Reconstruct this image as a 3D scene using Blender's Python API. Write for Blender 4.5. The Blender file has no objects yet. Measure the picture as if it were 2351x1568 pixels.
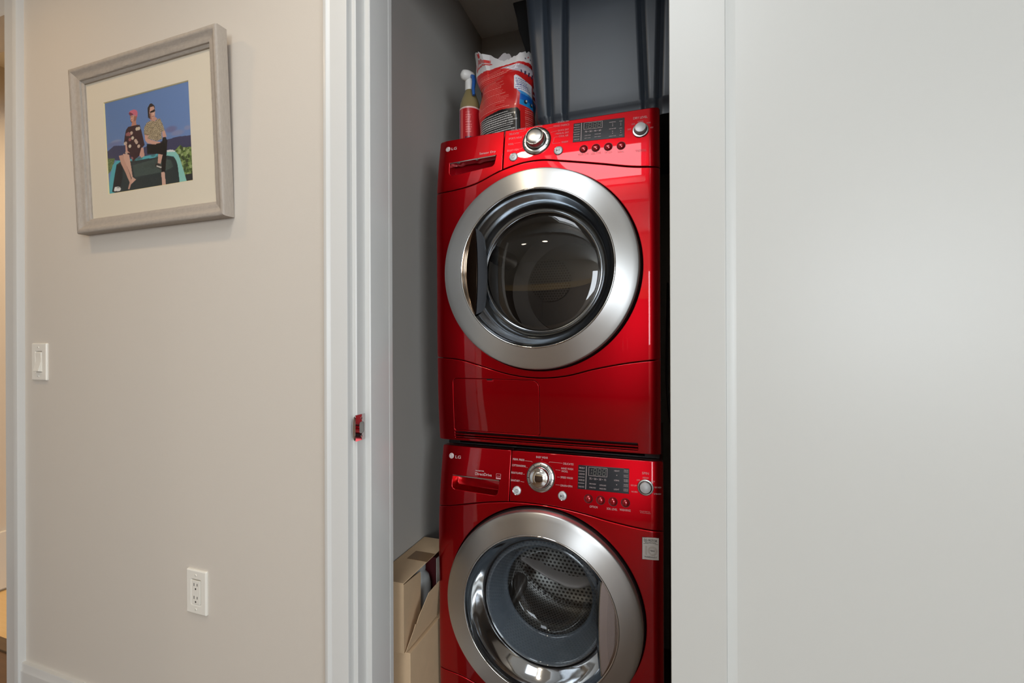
import bpy, bmesh, math, random
import numpy as np
from mathutils import Vector, Matrix
from mathutils.geometry import delaunay_2d_cdt

random.seed(7)
rng = np.random.default_rng(11)
SC = bpy.context.scene
COL = SC.collection
PI = math.pi

# ------------------------------------------------------------------ camera, world, exposure
CAM_Z = 1.29
cam_data = bpy.data.cameras.new('camera')
cam_data.sensor_fit = 'HORIZONTAL'
cam_data.sensor_width = 36.0
cam_data.lens = 1029.0 * 36.0 / 2351.0
cam_data.clip_start = 0.02
cam = bpy.data.objects.new('camera', cam_data)
COL.objects.link(cam)
cam.matrix_world = (Matrix.Translation((0, 0, CAM_Z)) @ Matrix.Rotation(math.radians(18.8), 4, 'Z')
                    @ Matrix.Rotation(math.radians(90), 4, 'X') @ Matrix.Rotation(math.radians(-0.2), 4, 'Z'))
SC.camera = cam

world = bpy.data.worlds.new('world')
SC.world = world
world.use_nodes = True
world.node_tree.nodes['Background'].inputs[0].default_value = (0.62, 0.78, 1.0, 1)
world.node_tree.nodes['Background'].inputs[1].default_value = 0.6

SC.view_settings.view_transform = 'Standard'
SC.view_settings.look = 'None'
SC.view_settings.exposure = -0.06
SC.view_settings.gamma = 1.0
SC.view_settings.use_curve_mapping = False
SC.cycles.use_denoising = True
SC.cycles.max_bounces = 8
SC.cycles.diffuse_bounces = 4
SC.cycles.glossy_bounces = 5
SC.cycles.transparent_max_bounces = 12
SC.cycles.caustics_reflective = False
SC.cycles.caustics_refractive = False
SC.cycles.sample_clamp_indirect = 6.0

def area_light(name, loc, rot, sx, sy, power, color, shape='RECTANGLE', spread=180):
    l = bpy.data.lights.new(name, 'AREA')
    l.shape = shape
    l.size = sx
    if shape in ('RECTANGLE', 'ELLIPSE'):
        l.size_y = sy
    l.energy = power
    l.color = color
    l.spread = math.radians(spread)
    o = bpy.data.objects.new(name, l)
    COL.objects.link(o)
    o.location = loc
    o.rotation_euler = rot
    return o

DAY = (0.88, 0.945, 1.0)
WARM = (1.0, 0.84, 0.64)
# daylight through the hall skylight and through the window at the right end of the hall
area_light('skylight_daylight', (-0.35, -0.35, 2.86), (0, 0, 0), 0.55, 1.15, 14.5, (0.90, 0.95, 1.0))
area_light('window_daylight', (2.98, -0.05, 1.55), (0, math.radians(90), 0), 1.4, 1.4, 7, DAY)
# fill light added at two unseen windows across the hall
area_light('room_window_daylight', (2.98, -2.6, 1.45), (0, math.radians(90), 0), 1.8, 2.2, 120, DAY)
area_light('back_window_daylight', (0.95, -4.48, 1.68), (math.radians(90), 0, 0), 1.5, 1.3, 75, DAY)

# ------------------------------------------------------------------ materials
def lin(c):
    r = []
    for x in c:
        x = x / 255.0
        r.append(x / 12.92 if x <= 0.04045 else ((x + 0.055) / 1.055) ** 2.4)
    return r

def newmat(name):
    m = bpy.data.materials.new(name)
    m.use_nodes = True
    return m, m.node_tree, m.node_tree.nodes['Principled BSDF']

def pmat(name, rgb, rough=0.5, metal=0.0, coat=0.0, coat_rough=0.03, spec=0.5, bump=0.0, bscale=200.0, var=0.0, vscale=6.0, stretch=None):
    m, nt, b = newmat(name)
    c = lin(rgb) + [1]
    b.inputs['Base Color'].default_value = c
    b.inputs['Roughness'].default_value = rough
    b.inputs['Metallic'].default_value = metal
    b.inputs['Coat Weight'].default_value = coat
    b.inputs['Coat Roughness'].default_value = coat_rough
    b.inputs['Specular IOR Level'].default_value = spec
    if bump or var:
        tc = nt.nodes.new('ShaderNodeTexCoord')
        src = tc.outputs['Object']
        if stretch:
            mp = nt.nodes.new('ShaderNodeMapping')
            mp.inputs['Scale'].default_value = stretch
            nt.links.new(src, mp.inputs['Vector'])
            src = mp.outputs['Vector']
    if bump:
        n = nt.nodes.new('ShaderNodeTexNoise')
        n.inputs['Scale'].default_value = bscale
        n.inputs['Detail'].default_value = 3
        nt.links.new(src, n.inputs['Vector'])
        bp = nt.nodes.new('ShaderNodeBump')
        bp.inputs['Strength'].default_value = bump
        bp.inputs['Distance'].default_value = 0.001
        nt.links.new(n.outputs['Fac'], bp.inputs['Height'])
        nt.links.new(bp.outputs['Normal'], b.inputs['Normal'])
    if var:
        n = nt.nodes.new('ShaderNodeTexNoise')
        n.inputs['Scale'].default_value = vscale
        n.inputs['Detail'].default_value = 5
        nt.links.new(src, n.inputs['Vector'])
        mx = nt.nodes.new('ShaderNodeMix')
        mx.data_type = 'RGBA'
        mx.inputs['A'].default_value = [x * (1 - var) for x in c[:3]] + [1]
        mx.inputs['B'].default_value = [min(1, x * (1 + var)) for x in c[:3]] + [1]
        nt.links.new(n.outputs['Fac'], mx.inputs['Factor'])
        nt.links.new(mx.outputs['Result'], b.inputs['Base Color'])
    return m

def emat(name, rgb, strength):
    m = bpy.data.materials.new(name)
    m.use_nodes = True
    nt = m.node_tree
    nt.nodes.clear()
    e = nt.nodes.new('ShaderNodeEmission')
    e.inputs[0].default_value = lin(rgb) + [1]
    e.inputs[1].default_value = strength
    o = nt.nodes.new('ShaderNodeOutputMaterial')
    nt.links.new(e.outputs[0], o.inputs[0])
    return m

def thin_glass(name, tint, ior=1.5, rough=0.0):
    m = bpy.data.materials.new(name)
    m.use_nodes = True
    nt = m.node_tree
    nt.nodes.clear()
    t = nt.nodes.new('ShaderNodeBsdfTransparent')
    t.inputs[0].default_value = list(tint) + [1]
    g = nt.nodes.new('ShaderNodeBsdfGlossy')
    g.inputs['Roughness'].default_value = rough
    f0 = ((ior - 1) / (ior + 1)) ** 2
    lw = nt.nodes.new('ShaderNodeLayerWeight')
    pw = nt.nodes.new('ShaderNodeMath')
    pw.operation = 'POWER'
    nt.links.new(lw.outputs['Facing'], pw.inputs[0])
    pw.inputs[1].default_value = 5.0
    fr = nt.nodes.new('ShaderNodeMath')
    fr.operation = 'MULTIPLY_ADD'
    nt.links.new(pw.outputs[0], fr.inputs[0])
    fr.inputs[1].default_value = 1 - f0
    fr.inputs[2].default_value = f0
    lw.inputs['Blend'].default_value = 0.5
    mx = nt.nodes.new('ShaderNodeMixShader')
    nt.links.new(fr.outputs[0], mx.inputs[0])
    nt.links.new(t.outputs[0], mx.inputs[1])
    nt.links.new(g.outputs[0], mx.inputs[2])
    o = nt.nodes.new('ShaderNodeOutputMaterial')
    nt.links.new(mx.outputs[0], o.inputs[0])
    return m

def attr_mat(name, rough, coat=0.0):
    m, nt, b = newmat(name)
    a = nt.nodes.new('ShaderNodeAttribute')
    a.attribute_name = 'Col'
    nt.links.new(a.outputs['Color'], b.inputs['Base Color'])
    b.inputs['Roughness'].default_value = rough
    b.inputs['Coat Weight'].default_value = coat
    return m

M = {}
M['wall'] = pmat('greige_wall_paint', (208, 200, 189), 0.62, bump=0.12, bscale=380, spec=0.3)
M['closet'] = pmat('grey_closet_paint', (184, 180, 174), 0.65, bump=0.12, bscale=380, spec=0.3)  # the hall greige, darkened and greyed to hold the closet's shade
M['ceil'] = pmat('white_ceiling_paint', (232, 230, 224), 0.8)
M['trim'] = pmat('white_trim_paint', (211, 210, 206), 0.34, bump=0.03, bscale=60)
M['door'] = pmat('white_door_paint', (208, 208, 203), 0.36, bump=0.02, bscale=50)
M['red'] = pmat('cherry_red_metallic_paint', (190, 2, 20), 0.33, metal=0.95, coat=0.8, coat_rough=0.02)
M['redbtn'] = pmat('red_button_plastic', (176, 12, 30), 0.2, metal=0.4, coat=1.0)
M['chrome'] = pmat('chrome', (222, 222, 222), 0.05, metal=1.0)
M['funnel'] = pmat('silver_chrome_bezel', (206, 208, 210), 0.07, metal=1.0)
M['darkfunnel'] = pmat('smoked_chrome_bezel', (168, 174, 180), 0.16, metal=1.0)
M['satin'] = pmat('satin_silver', (205, 205, 203), 0.24, metal=1.0)
M['silver_btn'] = pmat('silver_button', (216, 218, 220), 0.38, metal=0.25)
M['black'] = pmat('black_plastic', (14, 14, 15), 0.4)
M['gasket'] = pmat('grey_rubber_gasket', (74, 76, 80), 0.5)
M['disp'] = pmat('dark_display_plastic', (38, 40, 46), 0.22, coat=0.6)
M['digit'] = pmat('dim_display_digits', (118, 116, 108), 0.5)
M['print'] = pmat('silver_print', (216, 196, 196), 0.5)
M['printdim'] = pmat('faint_print', (206, 150, 156), 0.5)
M['mark'] = pmat('dark_print', (36, 36, 40), 0.5)
M['white'] = pmat('white_plastic', (232, 230, 224), 0.3)
M['ivory'] = pmat('white_wallplate_plastic', (232, 228, 218), 0.3)
M['slot'] = pmat('dark_slot', (40, 36, 32), 0.7)
M['sticker'] = pmat('silver_sticker', (214, 210, 206), 0.4)
M['tote'] = pmat('black_tote_plastic', (50, 58, 68), 0.38, bump=0.1, bscale=30, spec=0.6)
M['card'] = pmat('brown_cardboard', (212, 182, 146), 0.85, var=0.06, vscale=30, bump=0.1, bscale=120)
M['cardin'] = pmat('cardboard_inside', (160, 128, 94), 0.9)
M['tape'] = pmat('brown_tape', (134, 104, 74), 0.35)
M['matb'] = pmat('cream_mat_board', (228, 217, 196), 0.75)
M['matcut'] = pmat('mat_bevel_cut', (222, 206, 160), 0.8)
M['pframe'] = pmat('whitewashed_wood_frame', (168, 158, 147), 0.55, var=0.16, vscale=14, bump=0.4, bscale=40, stretch=(6, 30, 6))
M['pane'] = thin_glass('picture_glass', (0.97, 0.97, 0.97), 1.45)
M['doorglass'] = thin_glass('clear_door_glass', (0.90, 0.92, 0.94), 1.5)
M['smoked'] = thin_glass('smoked_door_glass', (0.60, 0.585, 0.57), 1.75)
bw, bwnt, bwb = newmat('grey_glass_bowl')
bwb.inputs['Base Color'].default_value = lin((96, 106, 115)) + [1]
bwb.inputs['Roughness'].default_value = 0.05
bwb.inputs['Alpha'].default_value = 0.72
bwb.inputs['Coat Weight'].default_value = 1.0
M['bowl'] = bw
M['plate'] = pmat('polished_strike_plate', (190, 182, 182), 0.06, metal=1.0)
M['bluepl'] = pmat('blue_plastic', (40, 92, 164), 0.35)
M['greyitem'] = pmat('pale_grey_plastic', (150, 152, 152), 0.4)
M['maroon'] = pmat('maroon_cover', (74, 18, 24), 0.5)
M['cord'] = pmat('black_rubber_cord', (16, 16, 17), 0.5)

def wood_mat(name, rgb, rgb2, rough=0.4, sc=(1.2, 14, 1)):
    m, nt, b = newmat(name)
    tc = nt.nodes.new('ShaderNodeTexCoord')
    mp = nt.nodes.new('ShaderNodeMapping')
    mp.inputs['Scale'].default_value = sc
    n = nt.nodes.new('ShaderNodeTexNoise')
    n.inputs['Scale'].default_value = 5
    n.inputs['Detail'].default_value = 6
    mx = nt.nodes.new('ShaderNodeMix')
    mx.data_type = 'RGBA'
    mx.inputs['A'].default_value = lin(rgb) + [1]
    mx.inputs['B'].default_value = lin(rgb2) + [1]
    nt.links.new(tc.outputs['Object'], mp.inputs['Vector'])
    nt.links.new(mp.outputs['Vector'], n.inputs['Vector'])
    nt.links.new(n.outputs['Fac'], mx.inputs['Factor'])
    nt.links.new(mx.outputs['Result'], b.inputs['Base Color'])
    b.inputs['Roughness'].default_value = rough
    return m

M['floor'] = wood_mat('brown_wood_floor', (84, 62, 43), (106, 80, 57))
M['floor2'] = wood_mat('pale_wood_floor', (214, 182, 128), (226, 198, 148))
M['threshold'] = wood_mat('dark_threshold_wood', (84, 66, 44), (100, 80, 56))
M['darkwood'] = wood_mat('dark_cabinet_wood', (62, 44, 34), (84, 62, 48), sc=(12, 1, 1))
M['brass'] = wood_mat('brown_valance_wood', (128, 92, 54), (110, 78, 46))

def steel_mat():
    m, nt, b = newmat('brushed_stainless')
    b.inputs['Base Color'].default_value = (0.62, 0.62, 0.61, 1)
    b.inputs['Metallic'].default_value = 1.0
    b.inputs['Roughness'].default_value = 0.36
    b.inputs['Anisotropic'].default_value = 0.75
    b.inputs['Anisotropic Rotation'].default_value = 0.25
    t = nt.nodes.new('ShaderNodeTangent')
    t.direction_type = 'RADIAL'
    t.axis = 'Y'
    nt.links.new(t.outputs[0], b.inputs['Tangent'])
    return m
M['steel'] = steel_mat()

def drum_mat(name, rgb, hole=0.0035, pitch=0.0125, dark=(10, 10, 11), rough=0.28, planar=False):
    """metal drum wall pierced by staggered rows of small holes (around the Y axis of the object)"""
    m, nt, b = newmat(name)
    N = nt.nodes.new
    L = nt.links.new
    tc = N('ShaderNodeTexCoord')
    sp = N('ShaderNodeSeparateXYZ')
    L(tc.outputs['Object'], sp.inputs[0])
    def mth(op, a, bb=None, c=None):
        n = N('ShaderNodeMath')
        n.operation = op
        for i, v in enumerate((a, bb, c)):
            if v is None:
                continue
            if isinstance(v, (int, float)):
                n.inputs[i].default_value = v
            else:
                L(v, n.inputs[i])
        return n.outputs[0]
    ang = mth('ARCTAN2', sp.outputs['X'], sp.outputs['Z'])
    u = mth('MULTIPLY', ang, 0.25 / pitch)
    v = mth('MULTIPLY', sp.outputs['Y'], 1.0 / (pitch * 0.87))
    if planar:
        u = mth('MULTIPLY', sp.outputs['X'], 1.0 / pitch)
        v = mth('MULTIPLY', mth('ADD', sp.outputs['Z'], 1.0), 1.0 / (pitch * 0.87))
    row = mth('FLOOR', v)
    odd = mth('MULTIPLY', mth('MODULO', row, 2.0), 0.5)
    fu = mth('SUBTRACT', mth('FRACT', mth('ADD', u, odd)), 0.5)
    fv = mth('SUBTRACT', mth('FRACT', v), 0.5)
    d = mth('SQRT', mth('ADD', mth('MULTIPLY', fu, fu), mth('MULTIPLY', fv, fv)))
    h = mth('LESS_THAN', d, hole / pitch)
    mx = N('ShaderNodeMix')
    mx.data_type = 'RGBA'
    mx.inputs['A'].default_value = lin(rgb) + [1]
    mx.inputs['B'].default_value = lin(dark) + [1]
    L(h, mx.inputs['Factor'])
    L(mx.outputs['Result'], b.inputs['Base Color'])
    b.inputs['Roughness'].default_value = rough
    L(mth('SUBTRACT', 0.9, mth('MULTIPLY', h, 0.9)), b.inputs['Metallic'])
    return m
M['drum'] = drum_mat('perforated_drum_steel', (176, 176, 174))
M['drumdark'] = pmat('galvanised_drum_steel', (128, 124, 120), 0.32, metal=0.8)

# ------------------------------------------------------------------ mesh helpers
class MB:
    def __init__(s):
        s.v = []
        s.f = []
    def add(s, verts, faces):
        o = len(s.v)
        s.v.extend([tuple(map(float, p)) for p in verts])
        s.f.extend([tuple(i + o for i in f) for f in faces])
        return s
    def box(s, x0, x1, y0, y1, z0, z1):
        return s.add([(x0, y0, z0), (x1, y0, z0), (x1, y1, z0), (x0, y1, z0), (x0, y0, z1), (x1, y0, z1), (x1, y1, z1), (x0, y1, z1)],
                     [(0, 3, 2, 1), (4, 5, 6, 7), (0, 1, 5, 4), (1, 2, 6, 5), (2, 3, 7, 6), (3, 0, 4, 7)])
    def grid(s, P, closeu=False, closev=False):
        P = np.asarray(P)
        n, m = P.shape[:2]
        fs = []
        for i in range(n if closeu else n - 1):
            for j in range(m if closev else m - 1):
                a, b = i, (i + 1) % n
                c, d = j, (j + 1) % m
                fs.append((a * m + c, b * m + c, b * m + d, a * m + d))
        return s.add(P.reshape(-1, 3), fs)
    def lathe(s, prof, c, axis=(0, -1, 0), n=64, sy=1.0):
        """prof: (radius, height along axis)"""
        ax = Vector(axis).normalized()
        e1 = ax.orthogonal().normalized()
        e2 = ax.cross(e1)
        c = Vector(c)
        P = []
        for r, h in prof:
            P.append([tuple(c + ax * h + (e1 * math.cos(2 * PI * k / n) + e2 * math.sin(2 * PI * k / n)) * r) for k in range(n)])
        return s.grid(P, closev=True)
    def tube(s, pts, r, n=8, cap=True):
        pts = [Vector(p) for p in pts]
        rings = []
        up = None
        for i, p in enumerate(pts):
            t = (pts[min(i + 1, len(pts) - 1)] - pts[max(i - 1, 0)]).normalized()
            if up is None:
                up = t.orthogonal().normalized()
            up = (up - t * up.dot(t)).normalized()
            w = t.cross(up)
            rr = r[i] if isinstance(r, (list, tuple)) else r
            rings.append([tuple(p + (up * math.cos(2 * PI * k / n) + w * math.sin(2 * PI * k / n)) * rr) for k in range(n)])
        s.grid(rings, closev=True)
        if cap:
            s.add(rings[0], [tuple(range(n))])
            s.add(rings[-1], [tuple(range(n))[::-1]])
        return s
    def prism(s, poly, f0, f1):
        """poly: 2D points; f0, f1 map them to the two end loops"""
        n = len(poly)
        a = [f0(*p) for p in poly]
        b = [f1(*p) for p in poly]
        return s.add(a + b, [tuple(range(n)), tuple(range(2 * n - 1, n - 1, -1))] + [(i, i + n, (i + 1) % n + n, (i + 1) % n) for i in range(n)])

def wpos(o):
    p = Vector((0, 0, 0))
    while o is not None:
        p = p + o.location
        o = o.parent
    return p

def obj(name, mb, mat, parent=None, origin=None, bevel=0.0, seg=2, smooth=True, sharp=35, fix=True):
    me = bpy.data.meshes.new(name)
    pw = wpos(parent) if parent is not None else Vector((0, 0, 0))
    og = Vector(origin) if origin is not None else (pw if parent is not None else Vector((0, 0, 0)))
    V = np.array(mb.v, dtype=float) - np.array(og)
    me.from_pydata(V.tolist(), [], mb.f)
    cn = getattr(mb, 'n', None)
    if cn:
        fix = False
        sharp = 0
    if fix:
        bm = bmesh.new()
        bm.from_mesh(me)
        bmesh.ops.remove_doubles(bm, verts=bm.verts, dist=1e-6)
        bmesh.ops.recalc_face_normals(bm, faces=bm.faces)
        bm.to_mesh(me)
        bm.free()
    if smooth:
        me.shade_smooth()
        if sharp:
            me.set_sharp_from_angle(angle=math.radians(sharp))
    if cn:
        me.normals_split_custom_set_from_vertices([tuple(q) for q in cn])
    me.materials.append(mat)
    o = bpy.data.objects.new(name, me)
    COL.objects.link(o)
    if parent is not None:
        o.parent = parent
    o.location = og - pw
    if bevel:
        b = o.modifiers.new('bevel', 'BEVEL')
        b.width = bevel
        b.segments = seg
        b.limit_method = 'ANGLE'
        b.angle_limit = math.radians(35)
        b.harden_normals = True
    return o

def tag(o, label=None, cat=None, group=None, kind=None):
    if label:
        o['label'] = label
    if cat:
        o['category'] = cat
    if group:
        o['group'] = group
    if kind:
        o['kind'] = kind
    return o

def thing(name, loc, label, cat, group=None):
    o = bpy.data.objects.new(name, None)
    o.empty_display_size = 0.05
    COL.objects.link(o)
    o.location = loc
    return tag(o, label, cat, group)

def struct(name, mb, mat, label, parent=None, **k):
    o = obj(name, mb, mat, parent, **k)
    if parent is None:
        tag(o, label, None, None, 'structure')
    return o

def box(*a):
    return MB().box(*a)

def inside(poly, P):
    P = np.asarray(P)
    x, y = P[:, 0], P[:, 1]
    r = np.zeros(len(P), bool)
    n = len(poly)
    for i in range(n):
        x0, y0 = poly[i]
        x1, y1 = poly[(i + 1) % n]
        if y0 == y1:
            continue
        c = (y0 > y) != (y1 > y)
        r ^= c & (x < (x1 - x0) * (y - y0) / (y1 - y0) + x0)
    return r

def ccw(p):
    a = sum(p[i][0] * p[(i + 1) % len(p)][1] - p[(i + 1) % len(p)][0] * p[i][1] for i in range(len(p)))
    return list(p) if a > 0 else list(p)[::-1]

def offset(p, d):
    """shrink a CCW loop by d (negative grows it)"""
    n = len(p)
    out = []
    for i in range(n):
        a, b, c = (np.array(p[i - 1]), np.array(p[i]), np.array(p[(i + 1) % n]))
        e1 = (b - a) / (np.linalg.norm(b - a) + 1e-12)
        e2 = (c - b) / (np.linalg.norm(c - b) + 1e-12)
        n1 = np.array((-e1[1], e1[0]))
        n2 = np.array((-e2[1], e2[0]))
        m = n1 + n2
        q = max(0.35, float(m @ m) / 2)
        out.append(tuple(b + m / q * d))
    return out

def fill(outer, holes, sp, cols=()):
    """triangulate a region with interior points"""
    pts = list(outer)
    edges = [(i, (i + 1) % len(outer)) for i in range(len(outer))]
    for h in holes:
        o = len(pts)
        pts += list(h)
        edges += [(o + i, o + (i + 1) % len(h)) for i in range(len(h))]
    B = np.array(pts)
    xs = np.arange(B[:, 0].min() + sp / 2, B[:, 0].max(), sp)
    zs = np.arange(B[:, 1].min() + sp / 2, B[:, 1].max(), sp)
    if len(xs) and len(zs):
        G = np.array([(x + (sp / 2 if j % 2 else 0), z) for j, z in enumerate(zs) for x in xs])
        if len(cols):
            c0, c1 = min(cols), max(cols)
            mid = (c0 + c1) / 2
            lim = max(c for c in cols if c < mid) + sp * 0.4, min(c for c in cols if c > mid) - sp * 0.4
            G = G[(G[:, 0] > lim[0]) & (G[:, 0] < lim[1])]
            zz = np.arange(B[:, 1].min() + 0.003, B[:, 1].max(), 0.007)
            G = np.vstack([G, np.array([(c, z) for c in cols for z in zz])])
        ok = inside(outer, G)
        for h in holes:
            ok &= ~inside(h, G)
        G = G[ok]
        if len(G):
            D = np.sqrt(((G[:, None, :] - B[None, :, :]) ** 2).sum(-1)).min(1)
            pts += [tuple(g) for g in G[D > (0.0022 if len(cols) else sp * 0.45)]]
    r = delaunay_2d_cdt([Vector(p) for p in pts], edges, [], 0, 1e-7)
    V = [(p.x, p.y) for p in r[0]]
    C = np.array([np.mean([V[i] for i in f], 0) for f in r[2]])
    ok = inside(outer, C)
    for h in holes:
        ok &= ~inside(h, C)
    return V, [tuple(f) for f, k in zip(r[2], ok) if k]

def panel(outer, yf, holes=(), e=0.002, depth=0.02, sp=0.014, lift=0.0, cols=()):
    """a sheet following the surface y = yf(x, z) with rounded edges that turn back by depth"""
    outer = ccw(outer)
    holes = [ccw(h) for h in holes]
    mb = MB()
    mb.n = []
    h = 0.0015
    def nrm(x, z):
        return Vector(((yf(x + h, z) - yf(x - h, z)) / (2 * h), -1, (yf(x, z + h) - yf(x, z - h)) / (2 * h))).normalized()
    V, F = fill(offset(outer, e), [offset(h_, -e) for h_ in holes], sp, cols)
    mb.add([(x, yf(x, z) - lift, z) for x, z in V], F)
    mb.n += [nrm(x, z) for x, z in V]
    for loop, sg in [(outer, 1)] + [(h_, -1) for h_ in holes]:
        n_ = len(loop)
        out2 = []
        for i in range(n_):
            t_ = np.array(loop[(i + 1) % n_]) - np.array(loop[i - 1])
            t_ = t_ / (np.linalg.norm(t_) + 1e-12)
            out2.append(Vector((t_[1] * sg, 0, -t_[0] * sg)))
        rows = []
        for k in range(5):
            a = PI / 2 * k / 4
            lp = offset(loop, sg * e * (1 - math.sin(a)))
            rows.append([(x, yf(x, z) - lift + e * (1 - math.cos(a)), z) for x, z in lp])
            mb.n += [(nrm(*p) * math.cos(a) + o2 * math.sin(a)).normalized() for p, o2 in zip(lp, out2)]
        rows.append([(x, yf(x, z) - lift + depth, z) for x, z in loop])
        mb.n += out2
        mb.grid(rows, closev=True)
    VV = np.array(mb.v)
    for i, f in enumerate(mb.f):
        c = np.cross(VV[f[1]] - VV[f[0]], VV[f[2]] - VV[f[0]])
        m = sum((mb.n[q] for q in f), Vector((0, 0, 0)))
        if c[0] * m[0] + c[1] * m[1] + c[2] * m[2] < 0:
            mb.f[i] = tuple(f)[::-1]
    return mb

def rrect(x0, x1, z0, z1, r, n=6):
    rs = r if isinstance(r, (list, tuple)) else (r,) * 4
    p = []
    for (cx, cz, a0, q) in ((x1, z0, -90, rs[0]), (x1, z1, 0, rs[1]), (x0, z1, 90, rs[2]), (x0, z0, 180, rs[3])):
        sx = -1 if cx == x1 else 1
        sz = 1 if cz == z0 else -1
        if q <= 1e-6:
            p.append((cx, cz))
            continue
        for k in range(n + 1):
            a = math.radians(a0 + 90 * k / n)
            p.append((cx + sx * q + q * math.cos(a), cz + sz * q + q * math.sin(a)))
    return p

def densify(p, d):
    out = []
    for i in range(len(p)):
        a, b = np.array(p[i]), np.array(p[(i + 1) % len(p)])
        k = max(1, int(np.ceil(np.linalg.norm(b - a) / d)))
        out += [tuple(a + (b - a) * t / k) for t in range(k)]
    return out

def pchip(pts):
    xs = np.array([p[0] for p in pts])
    ys = np.array([p[1] for p in pts])
    h = np.diff(xs)
    d = np.diff(ys) / h
    m = np.zeros(len(xs))
    m[0] = d[0]
    m[-1] = d[-1]
    m[1:-1] = (d[:-1] * h[1:] + d[1:] * h[:-1]) / (h[1:] + h[:-1])
    def f(x):
        x = min(max(x, xs[0] - 0.05), xs[-1] + 0.05)
        i = int(min(max(np.searchsorted(xs, x) - 1, 0), len(h) - 1))
        t = (x - xs[i]) / h[i]
        return float((2 * t ** 3 - 3 * t * t + 1) * ys[i] + (t ** 3 - 2 * t * t + t) * h[i] * m[i]
                     + (-2 * t ** 3 + 3 * t * t) * ys[i + 1] + (t ** 3 - t * t) * h[i] * m[i + 1])
    return f

def text_mesh(body):
    cu = bpy.data.curves.new('t', 'FONT')
    cu.body = body
    cu.resolution_u = 3
    cu.fill_mode = 'FRONT'
    o = bpy.data.objects.new('t', cu)
    COL.objects.link(o)
    dg = bpy.context.evaluated_depsgraph_get()
    me = bpy.data.meshes.new_from_object(o.evaluated_get(dg))
    V = np.array([v.co[:2] for v in me.vertices])
    F = [tuple(p.vertices) for p in me.polygons]
    bpy.data.meshes.remove(me)
    bpy.data.objects.remove(o)
    bpy.data.curves.remove(cu)
    return V, F

TEXT_CACHE = {}
def text(body, cx, cz, w, h, yf, mat, parent, name='lettering', lift=0.0006, slope=0.0, italic=0.0):
    """flat print laid on a surface, w wide and h tall, centred on (cx, cz)"""
    if body not in TEXT_CACHE:
        TEXT_CACHE[body] = text_mesh(body)
    V, F = TEXT_CACHE[body]
    lo, hi = V.min(0), V.max(0)
    U = (V - (lo + hi) / 2) / (hi - lo)
    mb = MB()
    P = []
    for u, v in U:
        x = cx + u * w + italic * v * h
        z = cz + v * h + slope * u * w
        P.append((x, yf(x, z) - lift, z))
    mb.add(P, F)
    return obj(name, mb, mat, parent, smooth=False, fix=False)

def stroke(pts, wd, yf, mb, lift=0.0006):
    for (x0, z0), (x1, z1) in zip(pts[:-1], pts[1:]):
        d = np.array((x1 - x0, z1 - z0))
        l = np.linalg.norm(d)
        if l < 1e-9:
            continue
        n = np.array((-d[1], d[0])) / l * wd / 2
        q = [(x0 - n[0], z0 - n[1]), (x1 - n[0], z1 - n[1]), (x1 + n[0], z1 + n[1]), (x0 + n[0], z0 + n[1])]
        mb.add([(x, yf(x, z) - lift, z) for x, z in q], [(0, 1, 2, 3)])
    return mb

class Canvas:
    """a printed sheet: colours painted on a fine grid, stored as vertex colours"""
    def __init__(s, nu, nv, base):
        s.nu, s.nv = nu, nv
        u = np.linspace(0, 1, nu)
        v = np.linspace(0, 1, nv)
        s.U, s.V = np.meshgrid(u, v)
        s.C = np.zeros((nv, nu, 3))
        s.C[:] = base
        s.P = np.stack([s.U.ravel(), s.V.ravel()], -1)
    def poly(s, pts, col, mask=None, noise=0.0):
        m = inside(pts, s.P).reshape(s.nv, s.nu)
        if mask is not None:
            m &= mask
        s.C[m] = col
        if noise:
            s.C[m] += rng.normal(0, noise, (int(m.sum()), 1))
        return m
    def rect(s, u0, u1, v0, v1, col):
        m = (s.U >= u0) & (s.U <= u1) & (s.V >= v0) & (s.V <= v1)
        s.C[m] = col
        return m
    def blob(s, u, v, ru, rv, col, a=1.0):
        d = ((s.U - u) / ru) ** 2 + ((s.V - v) / rv) ** 2
        w = np.clip(1.3 - d, 0, 1)[..., None] * a
        s.C[:] = s.C * (1 - w) + np.array(col) * w
    def lines(s, u0, u1, v0, v1, n, col, fill=0.5, seed=0, ragged=0.25, word=0.02):
        r = np.random.default_rng(seed)
        for k in range(n):
            vb = v1 - (v1 - v0) * (k + 0.5) / n
            hh = (v1 - v0) / n * fill / 2
            end = u1 - (u1 - u0) * ragged * r.random()
            u = u0
            while u < end:
                l = word * (0.5 + r.random())
                s.rect(u, min(u + l, end), vb - hh, vb + hh, col)
                u += l + word * 0.25
    def linear(s):
        c = np.clip(s.C, 0, 255) / 255.0
        return np.where(c <= 0.04045, c / 12.92, ((c + 0.055) / 1.055) ** 2.4)

def print_obj(name, cv, fn, mat, parent, smooth=True):
    P = np.array([[fn(u, v) for u in np.linspace(0, 1, cv.nu)] for v in np.linspace(0, 1, cv.nv)])
    mb = MB()
    mb.grid(P)
    o = obj(name, mb, mat, parent, smooth=smooth, sharp=0, fix=False)
    a = o.data.color_attributes.new('Col', 'FLOAT_COLOR', 'POINT')
    c = np.ones((cv.nu * cv.nv, 4))
    c[:, :3] = cv.linear().reshape(-1, 3)
    a.data.foreach_set('color', c.ravel())
    return o

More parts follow.
